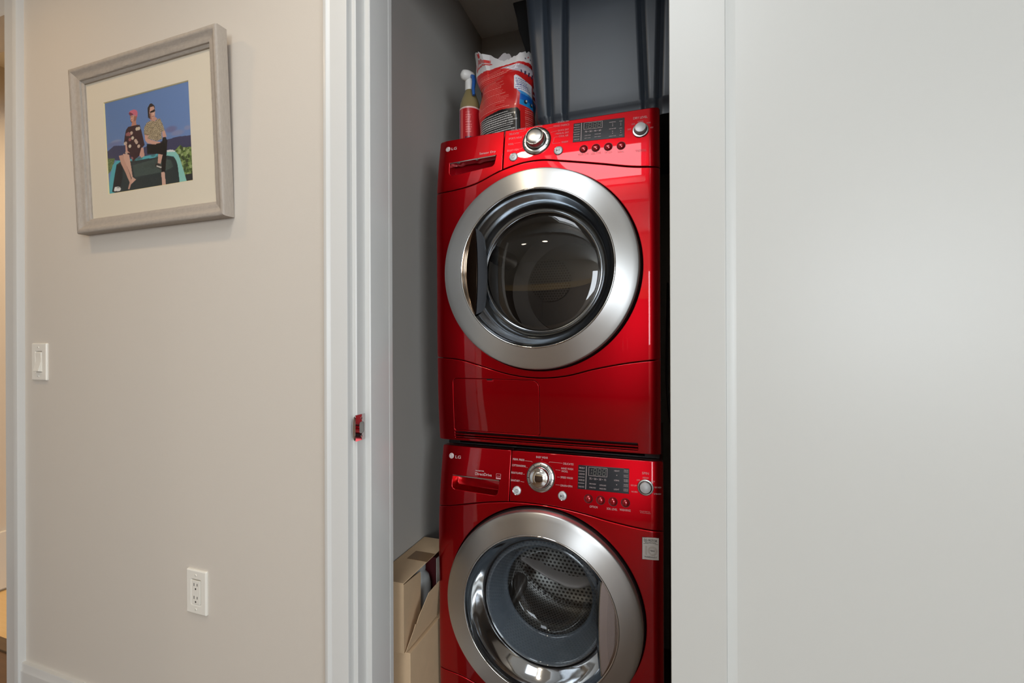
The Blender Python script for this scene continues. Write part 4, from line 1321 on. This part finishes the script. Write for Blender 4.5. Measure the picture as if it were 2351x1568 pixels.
cv.C[:] = np.array((98, 130, 182)) * np.clip((vv - .35) / .65, 0, 1) + np.array((108, 134, 180)) * (1 - np.clip((vv - .35) / .65, 0, 1))
cv.C *= (1 + .05 * (cv.U[..., None] - .5))
for u, v, ru, rv, c, a in ((.78, .56, .07, .035, (112, 108, 146), .8), (.85, .51, .08, .03, (140, 140, 170), .7), (.96, .54, .04, .025, (146, 146, 176), .7), (.12, .56, .07, .02, (150, 150, 174), .6), (.1, .53, .12, .03, (112, 116, 156), .7)):
    cv.blob(u, v, ru, rv, c, a)
for nm, col, pts in PHOTO:
    k = nm.startswith('bush') and 26 or (nm in ('win', 'winhi') and 5) or (nm == 'shirtR' and 12) or 0
    m_ = cv.poly(pts, col, noise=k)
    if nm == 'shirtR':
        ph = np.sin(cv.U * 330 + 3 * np.sin(cv.V * 190)) + np.sin(cv.V * 300 + 3 * np.cos(cv.U * 210))
        cv.C[m_ & (ph > .35)] = (66, 54, 44)
    if nm == 'dressL':
        for q in range(16):
            a = np.flatnonzero(m_.ravel())[int(rng.integers(0, m_.sum()))]
            d2 = ((cv.U - cv.P[a, 0]) / .016) ** 2 + ((cv.V - cv.P[a, 1]) / .02) ** 2
            cv.C[m_ & (d2 < 1)] = ((196, 170, 152), (150, 92, 92), (206, 190, 168))[q % 3]
    if nm == 'bushR':
        for q in range(60):
            a = np.flatnonzero(m_.ravel())[int(rng.integers(0, m_.sum()))]
            d2 = ((cv.U - cv.P[a, 0]) / .014) ** 2 + ((cv.V - cv.P[a, 1]) / .02) ** 2
            cv.C[m_ & (d2 < 1)] = ((126, 148, 84), (70, 88, 48), (150, 166, 110), (60, 72, 46))[q % 4]
    if nm == 'winhi':
        for q in range(14):
            cv.blob(.32 + .4 * rng.random(), .2 + .14 * rng.random(), .03, .02, (58, 70, 66), .5)
obj_photo = print_obj('photo_print', cv, lambda u, v: fp(PX0 + .001 + (PX1 - PX0 - .002) * u, PH0 + .001 + (PH1 - PH0 - .002) * v, .0080), attr_mat('photo_paper', .45), pic, smooth=False)
def fyf(x, z):
    h = (z - FZ) / math.cos(LEAN)
    return fp(x, h, .0086)[1]
text('WIIP', PX0 + .045, fp(0, PH0 + .0165, .0086)[2], .013, .004, fyf, M['mark'], obj_photo, 'sticker_lettering', lift=.0001)
obj('picture_glass', MB().add([fp(FX0 + .042, .042, .0135), fp(FX1 - .042, .042, .0135), fp(FX1 - .042, FH - .042, .0135), fp(FX0 + .042, FH - .042, .0135)], [(0, 1, 2, 3)]), M['pane'], pic, smooth=False)

# ------------------------------------------------------------------ light switch and outlet
def wallplate(name, x0, x1, z0, z1, label, cat):
    t = thing(name, ((x0 + x1) / 2, YW, z0), label, cat)
    hx, hz = .0172, .0345
    cx_, cz_ = (x0 + x1) / 2, (z0 + z1) / 2
    hole_ = densify(rrect(cx_ - hx, cx_ + hx, cz_ - hz, cz_ + hz, .001, 2), .03)
    cy = lambda x, z: YW - .0068
    obj('cover_plate', panel(densify(rrect(x0, x1, z0, z1, .004, 4), .02), cy, [hole_], e=.0048, depth=.0067, sp=.02), M['ivory'], t, sharp=60)
    for z in (cz_ + .049, cz_ - .049):
        s = obj('screw', MB().lathe([(.0032, -.001), (.0032, .0005), (.0024, .0013), (0, .0015)], (cx_, YW - .0068, z), n=20), M['ivory'], t)
        obj('screw_slot', MB().box(cx_ - .0004, cx_ + .0004, YW - .0085, YW - .008, z - .002, z + .002), M['slot'], s)
    return t, cx_, cz_
sw, cx_, cz_ = wallplate('light_switch', -2.0555, -1.973, 1.163, 1.290, 'white rocker light switch on the wall beside the far left doorway', 'light switch')
fr_ = MB()
a_, b_ = .0168, .034
fr_.box(cx_ - a_, cx_ + a_, YW - .0062, YW - .002, cz_ - b_, cz_ + b_)
ro = obj('switch_frame', fr_, M['ivory'], sw, bevel=.0006)
rk = MB()
prof_ = [(cz_ + .0315, .0068), (cz_ + .0300, .0082), (cz_ + .002, .0072), (cz_ - .0305, .0150), (cz_ - .0320, .0142), (cz_ - .0322, .004), (cz_ + .0315, .004)]
rk.prism(prof_, lambda z, d: (cx_ - .0150, YW - d, z), lambda z, d: (cx_ + .0150, YW - d, z))
obj('rocker', rk, M['ivory'], ro, bevel=.0007)
ou, cx_, cz_ = wallplate('wall_outlet', -1.3140, -1.2345, .5105, .6375, 'white duplex wall outlet low on the wall under the framed photo', 'outlet')
ins = obj('receptacle', panel(densify(rrect(cx_ - .0166, cx_ + .0166, cz_ - .0339, cz_ + .0339, .001, 2), .03), lambda x, z: YW - .0074, [], e=.0008, depth=.004, sp=.02), M['ivory'], ou, sharp=60)
for zc in (cz_ + .0185, cz_ - .0185):
    for dx, hh in ((-.0064, .0044), (.0064, .0036)):
        obj('slot', MB().box(cx_ + dx - .0011, cx_ + dx + .0011, YW - .00765, YW - .006, zc + .0035 - hh, zc + .0035 + hh), M['slot'], ins)
    obj('ground_hole', MB().lathe([(.0026, 0), (0, 0)], (cx_, YW - .0077, zc - .0085), n=16), M['slot'], ins)

# ------------------------------------------------------------------ strike plate
sp_ = thing('strike_plate', (-.7245, .94, 1.042), 'polished metal strike plate screwed to the left closet jamb', 'strike plate')
outer = rrect(.9235, .9605, 1.0435, 1.1085, .002, 3)
hol = rrect(.9385, .9565, 1.0605, 1.0895, .006, 5)
V_, F_ = fill(ccw(outer), [ccw(hol)], .02)
pm = MB()
pm.add([(-.7235, u, v) for u, v in V_], F_)
pm.grid([[(-.7235, u, v) for u, v in ccw(hol)], [(-.7255, u, v) for u, v in ccw(hol)]], closev=True)
pm.grid([[(-.7235, u, v) for u, v in ccw(outer)], [(-.7252, u, v) for u, v in ccw(outer)]], closev=True)
pl = obj('plate', pm, M['plate'], sp_, sharp=40)
obj('bolt_hole', MB().box(-.7252, -.7249, .9375, .9575, 1.0595, 1.0905), pmat('pale_latch_hole', (150, 146, 140), .6), pl, smooth=False)
lip = []
for k in range(13):
    a = -PI / 2 + PI * k / 12
    zz = 1.0755 + .0305 * math.sin(a)
    w = .0118 * math.cos(a) + .0004
    lip.append([(-.7235 - .0004 - q * w * .96, yy, zz) for q, yy in ((0, .9235), (.05, .9226), (.35, .9222), (.75, .9222), (.92, .9228), (1.0, .9246))])
obj('lip', MB().grid(lip), M['plate'], sp_, sharp=40)
for zz in (1.0985, 1.0530):
    s = obj('screw', MB().lathe([(.0036, 0), (.003, .0009), (0, .0011)], (-.7235, .9470, zz), axis=(1, 0, 0), n=20), M['plate'], sp_)
    obj('screw_slot', MB().box(-.7224, -.7222, .9462, .9478, zz - .0012, zz + .0012), M['slot'], s)

# ------------------------------------------------------------------ storage tote on the dryer
def lerp(a, b, t):
    return a + (b - a) * t
tote = thing('storage_tote', (-.17, 1.58, 1.9405), 'large black ribbed plastic storage tote standing on the dryer', 'storage tote')
def tote_loop(z):
    t = (z - 1.98) / .39
    xl, xr = lerp(-.3795, -.4115, t), lerp(.085, .105, t)
    y0, y1 = lerp(1.343, 1.330, t), lerp(1.86, 1.875, t)
    foot = max(0, (1.985 - z) / .02)
    ins_ = min(.010, .010 * foot)
    xl, xr, y0, y1 = xl + ins_, xr - ins_, y0 + ins_, y1 - ins_
    r = .03
    P = []
    for k in range(9):
        a = PI + PI / 2 * k / 8
        P.append((xl + r + r * math.cos(a), y0 + r + r * math.sin(a)))
    gr = [(lerp(-.3300, -.3420, t), .0095), (lerp(-.2838, -.2795, t), .0080), (lerp(-.0510, -.0655, t), .0095), (lerp(-.0135, -.0030, t), .0085)]
    xs_ = [xl + r]
    for gx, hw in gr:
        xs_ += [gx - hw * 1.9, gx - hw * 1.25, gx - hw * .95, gx - hw * .5, gx, gx + hw * .5, gx + hw * .95, gx + hw * 1.25, gx + hw * 1.9]
    xs_.append(xr - r)
    for x in xs_[1:-1]:
        d = 0
        for gx, hw in gr:
            q = abs(x - gx) / hw
            d = max(d, .0115 * (.5 + .5 * math.cos(PI * min(1, q / 1.3))))
        P.append((x, y0 + d * (1 if foot <= 0 else .6)))
    for (cx2, cy2, a0) in ((xr - r, y0 + r, 1.5), (xr - r, y1 - r, 2.0), (xl + r, y1 - r, 2.5)):
        for k in range(9):
            a = PI * a0 + PI / 2 * k / 8
            P.append((cx2 + r * math.cos(a), cy2 + r * math.sin(a)))
    return [(x, y, z) for x, y in P]
zs_ = [1.9405, 1.944, 1.962, 1.976, 1.984, 1.987, 2.02, 2.08, 2.14, 2.2, 2.26, 2.32, 2.38, 2.44, 2.52]
rows = [tote_loop(z) for z in zs_]
tb = MB().grid(rows, closev=True)
tb.add(rows[0], [tuple(range(len(rows[0])))])
obj('tub', tb, M['tote'], tote, sharp=50)
rim = MB().prism(rrect(-.435, .122, 1.305, 1.90, .04), lambda x, y: (x, y, 2.515), lambda x, y: (x, y, 2.54))
obj('rim', rim, M['tote'], tote, bevel=.004)
obj('lid', MB().prism(rrect(-.438, .125, 1.302, 1.903, .04), lambda x, y: (x, y, 2.5405), lambda x, y: (x, y, 2.565)), M['tote'], tote, bevel=.006)
hd = MB().prism([(-.405, 2.27), (-.449, 2.262), (-.469, 2.335), (-.494, 2.412), (-.501, 2.455), (-.516, 2.515), (-.405, 2.515)], lambda x, z: (x, 1.535, z), lambda x, z: (x, 1.72, z))
obj('handle', hd, pmat('tote_handle_plastic', (10, 10, 11), .55), tote, bevel=.004)

# ------------------------------------------------------------------ detergent bag
bag = thing('detergent_bag', (-.5, 1.45, 1.9405), 'torn open red and white detergent bag standing beside the tote', 'bag')
KN = [(-.610, 1.457), (-.592, 1.425), (-.56, 1.402), (-.505, 1.386), (-.462, 1.379), (-.447, 1.381), (-.434, 1.392), (-.417, 1.415), (-.411, 1.440), (-.425, 1.492), (-.50, 1.516), (-.585, 1.502)]
def catmull(K, n):
    m = len(K)
    out = []
    for i in range(n):
        t = i / n * m
        k = int(t)
        f = t - k
        p0, p1, p2, p3 = (np.array(K[(k + j - 1) % m]) for j in range(4))
        out.append(.5 * ((2 * p1) + (-p0 + p2) * f + (2 * p0 - 5 * p1 + 4 * p2 - p3) * f * f + (-p0 + 3 * p1 - 3 * p2 + p3) * f ** 3))
    return np.array(out)
PER = catmull(KN, 600)
seg_l = np.r_[0, np.cumsum(np.linalg.norm(np.diff(np.vstack([PER, PER[:1]]), axis=0), axis=1))]
def per(u):
    s = (u % 1.0) * seg_l[-1]
    i = min(int(np.searchsorted(seg_l, s)) - 1, 599)
    i = max(i, 0)
    f = (s - seg_l[i]) / (seg_l[i + 1] - seg_l[i] + 1e-9)
    return PER[i] + (PER[(i + 1) % 600] - PER[i]) * f
uL = [seg_l[int(k / len(KN) * 600)] / seg_l[-1] for k in range(len(KN))]
UC = uL[5]
UR = uL[8]
topf = pchip([(0, 2.276), (uL[1], 2.285), (uL[2], 2.262), (uL[3], 2.218), (uL[4], 2.222), (uL[5], 2.228), (uL[6], 2.238), (uL[7], 2.245), (uL[8], 2.25), (uL[9], 2.268), (uL[10], 2.288), ((uL[10] + uL[11]) / 2, 2.322), (uL[11], 2.290), (1.0, 2.276)])
NU, NV = 420, 250
tear = np.interp(np.linspace(0, 1, NU), np.linspace(0, 1, 90), rng.normal(0, .0022, 90))
def bag_pt(u, v, inset=0.0):
    zt_ = topf(u) + float(np.interp(u, np.linspace(0, 1, NU), tear))
    zm_ = 1.9408 + .25
    z = 1.9408 + .3125 * v if v < .8 else zm_ + (v - .8) / .2 * (zt_ - zm_)
    p = per(u)
    c = np.array((-.50, 1.447))
    d = p - c
    s = 1.0
    if z < 1.96:
        s -= .05 * ((1.96 - z) / .02) ** 2
    # puckered sides: folds of the half-empty bag
    fold = .0025 * math.sin(9 * (z - 1.95) * 6.0 + 14 * u) * math.exp(-((z - 2.13) / .06) ** 2) + .004 * math.sin(46 * z + 31 * u) * min(1, max(0, (z - 2.0) / .1))
    crease = -.008 * math.exp(-(((z - 2.165) - .10 * (u - .2)) / .010) ** 2) * (1 if u < UR else .3)
    q = c + d * (s - inset / .06) * (1 + (fold + crease) / .08 * .8)
    up_ = max(0, (z - 2.17) / .11)
    if u < uL[2] or u > uL[11]:
        q[0] -= .020 * up_
    else:
        q[1] += .018 * up_ * (1 if u < UR else 0)
        q[0] += .004 * up_
    return (q[0], q[1], z)
bc = Canvas(NU, NV, (206, 34, 34))
def band(u0, u1, v0, v1, col):
    return bc.rect(u0, u1, v0, v1, col)
lk = lambda a: a * UC / .36
bc.lines(lk(.035), lk(.31), .375, .80, 25, (232, 132, 122), .30, seed=3, ragged=.4, word=.009)
band(lk(.014), lk(.026), .40, .82, (150, 40, 90))
m_ = inside([(lk(.045), -.02), (lk(.375), -.02), (lk(.375), .315), (lk(.36), .345), (lk(.24), .36), (lk(.12), .345), (lk(.045), .30)], bc.P).reshape(NV, NU)
bc.C[m_] = (26, 24, 26)
bc.lines(lk(.055), lk(.355), .03, .335, 13, (206, 202, 198), .45, seed=5, ragged=.25, word=.010)
bc.lines(lk(.41), lk(.52), .04, .36, 15, (236, 144, 136), .32, seed=8, ragged=.3, word=.009)
# white head of the bag with a red band, letters of the weight panel
bc.poly([(-.01, .845), (lk(.10), .835), (lk(.355), .86), (lk(.62), .80), (lk(.62), 1.1), (-.01, 1.1)], (226, 222, 220))
bc.poly([(lk(.24), .80), (lk(.36), .825), (lk(.62), .765), (lk(.62), .66), (lk(.36), .74), (lk(.30), .775)], (196, 188, 196))
for k in range(5):
    band(lk(.385 + k * .025), lk(.395 + k * .025), .725 - k * .012, .765 - k * .012, (62, 48, 80))
bc.poly([(lk(.335), .67), (lk(.335), .545), (lk(.36), .515), (lk(.475), .475), (lk(.475), .62), (lk(.345), .685)], (226, 226, 234))
bc.lines(lk(.345), lk(.46), .52, .65, 6, (92, 88, 150), .4, seed=9, ragged=.3, word=.012)
bc.poly([(lk(.345), .535), (lk(.375), .485), (lk(.60), .43), (lk(.60), .46), (lk(.475), .485), (lk(.36), .52)], (70, 150, 214))
bc.poly([(lk(.37), .49), (lk(.37), .385), (lk(.62), .30), (lk(.62), .43)], (24, 96, 184))
bc.poly([(lk(.37), .435), (lk(.37), .385), (lk(.62), .30), (lk(.62), .355)], (36, 140, 206))
for k in (0, 1):
    bc.blob(lk(.41 + k * .045), .415 - k * .015, .012, .022, (40, 40, 44), 1.0)
    bc.blob(lk(.415 + k * .045), .425 - k * .015, .006, .012, (230, 228, 222), 1.0)
bc.poly([(lk(.485), .62), (lk(.60), .58), (lk(.60), .47), (lk(.485), .50)], (232, 226, 226))
bc.lines(lk(.49), lk(.60), .50, .60, 2, (180, 24, 30), .6, seed=10, ragged=.1, word=.05)
# red script and tick on the white head
for a, b in (((.030, .935), (.042, .872)), ((.042, .872), (.062, .925)), ((.052, .885), (.17, .900))):
    for q in np.linspace(0, 1, 30):
        bc.blob(lk(a[0] + (b[0] - a[0]) * q), a[1] + (b[1] - a[1]) * q, .0035, .0075, (206, 60, 56), .9)
bc.lines(lk(.068), lk(.165), .905, .945, 1, (212, 70, 66), .8, seed=12, ragged=.05, word=.012)
band(lk(.085), lk(.115), .955, .99, (214, 30, 32))
for k in range(10):
    bc.blob(lk(.40 + .018 * k), .90 - .006 * k + .02 * (k % 2), .005, .012, ((60, 60, 90), (196, 40, 44))[k % 2], .9)
bagm = attr_mat('glossy_printed_bag', .28, .35)
print_obj('printed_film', bc, lambda u, v: bag_pt(u, v), bagm, bag)
li = MB().grid([[bag_pt(u, v, .0016) for u in np.linspace(0, 1, 160)] for v in np.linspace(.35, .999, 50)])
obj('inner_lining', li, pmat('white_bag_lining', (224, 216, 216), .5), bag, sharp=0)
obj('powder_fill', MB().prism([tuple(per(u) * .82 + np.array((-.50, 1.447)) * .18) for u in np.linspace(0, 1, 60)[:-1]], lambda x, y: (x, y, 1.945), lambda x, y: (x, y, 2.03)), M['white'], bag)

# ------------------------------------------------------------------ spray bottle
BX, BY, BZ = -.666, 1.492, 1.9405
bot = thing('spray_bottle', (BX, BY, BZ), 'trigger spray bottle with a red label behind the detergent bag', 'spray bottle')
bprof = [(.0, 0), (.033, 0), (.0365, .004), (.037, .02), (.0375, .10), (.0375, .188), (.036, .205), (.030, .225), (.022, .246), (.0165, .258), (.0150, .264), (.0150, .272)]
bm_, nt_, bb_ = newmat('amber_clear_bottle')
bb_.inputs['Base Color'].default_value = lin((136, 122, 84)) + [1]
bb_.inputs['Roughness'].default_value = .12
bb_.inputs['Coat Weight'].default_value = .6
obj('body', MB().lathe(bprof, (BX, BY, BZ), axis=(0, 0, 1), n=48), bm_, bot, sharp=40)
lc = Canvas(120, 80, (186, 20, 30))
lc.rect(0, 1, .965, 1, (226, 196, 190))
lc.rect(.36, .385, 0, .96, (170, 130, 170))
lc.lines(.30, .345, .12, .92, 14, (226, 140, 120), .6, seed=2, ragged=.1, word=.02)
lc.rect(.41, .452, .0, .96, (222, 96, 92))
lc.lines(.50, .60, .42, .90, 9, (224, 110, 108), .45, seed=4, ragged=.3, word=.02)
lc.poly([(.46, -.01), (.46, .30), (.62, .05), (.62, -.01)], (190, 176, 196))
lc.lines(.49, .60, .22, .36, 1, (70, 24, 60), .8, seed=6, ragged=.05, word=.03)
print_obj('label', lc, lambda u, v: (BX + .0381 * math.cos(PI / 2 + 2 * PI * u), BY + .0381 * math.sin(PI / 2 + 2 * PI * u), BZ + .022 + .163 * v), attr_mat('red_paper_label', .35, .3), bot)
obj('collar', MB().lathe([(.0165, .258), (.0175, .262), (.0175, .292), (.0160, .297), (.0, .297)], (BX, BY, BZ), axis=(0, 0, 1), n=40), M['white'], bot, sharp=40)
hp_ = []
for k in range(15):
    q = k / 14.0
    x = BX - .022 + .036 * q
    y = BY - .030 + .040 * q
    r = .0140 + .0045 * math.sin(PI * min(1, q * 1.2)) - (.0105 if k in (0, 14) else (.003 if k in (1, 13) else 0))
    hp_.append(((x, y, BZ + .310 - .002 * math.cos(q * 3)), r))
hh_ = MB().tube([p for p, _ in hp_], [r for _, r in hp_], 18)
hh_.lathe([(.0155, .290), (.0135, .298), (.0135, .306), (.015, .312)], (BX, BY, BZ), axis=(0, 0, 1), n=30)
head = obj('spray_head', hh_, M['white'], bot, sharp=50)
tr = MB().tube([(BX + .012, BY - .012, BZ + .304), (BX + .022, BY - .018, BZ + .296), (BX + .026, BY - .022, BZ + .276), (BX + .024, BY - .025, BZ + .250), (BX + .027, BY - .028, BZ + .225)], [.006, .0075, .0075, .0065, .005], 12)
obj('trigger', tr, M['bluepl'], head, sharp=50)

# ------------------------------------------------------------------ cardboard boxes beside the washer
bx2 = thing('cardboard_box', (-.762, 1.32, 0), 'closed cardboard box underneath the torn open one beside the washer', 'box')
lb = box(-.820, -.7035, 1.138, 1.50, 0, .3815)
obj('carton', lb, M['card'], bx2, bevel=.0015)
obj('top_flap', box(-.820, -.7035, 1.138, 1.318, .3815, .3835), M['card'], bx2, bevel=.0006)
obj('top_flap', box(-.820, -.7035, 1.321, 1.50, .3815, .3835), M['card'], bx2, bevel=.0006)
bx1 = thing('cardboard_box', (-.77, 1.27, .3845), 'open cardboard box with torn flaps wedged between the closet wall and the washer', 'box')
X0, X1, Y0, Y1, Z0, Z1 = -.821, -.7195, 1.128, 1.425, .3845, .586
tk = .003
obj('end_panel', box(X0, X1, Y0, Y0 + tk, Z0, Z1), M['card'], bx1, bevel=.0012)
obj('end_panel', box(X0, X1, Y1 - tk, Y1, Z0, Z1), M['card'], bx1, bevel=.0012)
tp = obj('top_panel', box(X0, X1, Y0, Y1, Z1, Z1 + tk), M['card'], bx1, bevel=.0012)
obj('tape', box(X0 + .030, X1 + .0005, 1.262, 1.318, Z1 + tk, Z1 + tk + .0008), M['tape'], tp)
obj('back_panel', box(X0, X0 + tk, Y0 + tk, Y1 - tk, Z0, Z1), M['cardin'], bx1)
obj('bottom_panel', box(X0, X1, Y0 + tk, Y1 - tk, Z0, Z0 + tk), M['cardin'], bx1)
def flap(poly, f, name, mat):
    n_ = len(poly)
    mb = MB().prism(poly, lambda a, b: f(a, b, 0), lambda a, b: f(a, b, .0028))
    return obj(name, mb, mat, bx1, sharp=30)
# near side flap, bent slightly inward
flap([(0, Z0 + .003), (.118, Z0 + .012), (.120, Z1 - .028), (.116, Z1 - .020), (.06, Z1 - .010), (0, Z1 - .001)], lambda a, z, d: (X1 + .0012 - .014 * a / .12 - d, Y0 + a, z), 'side_flap', M['card'])
# far side flap, standing open
flap([(0, Z0 + .01), (.0, Z1 - .004), (-.055, Z1 - .02), (-.062, Z1 - .06), (-.050, Z1 - .075), (-.064, Z1 - .10), (-.05, Z0 + .05)], lambda a, z, d: (X1 + .004 + .012 * a / -.06 - d, Y1 - .02 + a, z), 'side_flap', M['card'])
# bottom flap, folded up and out against the washer
flap([(Y0 + .002, 0), (Y1, 0), (Y1, .135), (Y0 + .10, .128), (Y0 + .045, .085), (Y0 + .040, .066), (Y0 + .032, .070), (Y0 + .028, .052)],
     lambda y, s, d: (X1 + .004 + .0225 * min(1, s / .10) + d * .5, y, Z0 + .002 + s), 'bottom_flap', M['card'])
jug = thing('plastic_jug', (-.772, 1.31, Z0 + tk), 'pale grey plastic jug inside the open cardboard box', 'jug')
obj('body', MB().lathe([(0, 0), (.034, 0), (.036, .006), (.036, .10), (.030, .128), (.018, .142), (.0165, .15)], (-.772, 1.31, Z0 + tk + .0005), axis=(0, 0, 1), n=36), M['greyitem'], jug, sharp=50)
obj('cap', MB().lathe([(.019, .148), (.019, .168), (.016, .172), (0, .172)], (-.772, 1.31, Z0 + tk + .0005), axis=(0, 0, 1), n=28), M['greyitem'], jug, sharp=50)
bk = thing('maroon_book', (-.775, 1.375, Z0 + tk), 'dark maroon book standing inside the open cardboard box', 'book')
obj('cover', box(-.812, -.735, 1.352, 1.388, Z0 + tk + .0005, Z0 + .175), M['maroon'], bk, bevel=.002)
obj('pages', box(-.808, -.7335, 1.355, 1.385, Z0 + tk + .004, Z0 + .171), M['white'], bk)

# ------------------------------------------------------------------ cord beside the machines
cd = [(.012, 1.72, 1.50), (.008, 1.62, 1.30), (.006, 1.55, 1.16), (.012, 1.50, 1.07), (.026, 1.50, .98), (.03, 1.56, .80), (.02, 1.70, .55), (.02, 1.80, .3), (.02, 1.85, .006)]
tag(obj('power_cord', MB().tube(cd, .004, 10), M['cord'], origin=(.02, 1.85, 0)), 'black power cord hanging in the gap right of the machines', 'cord')
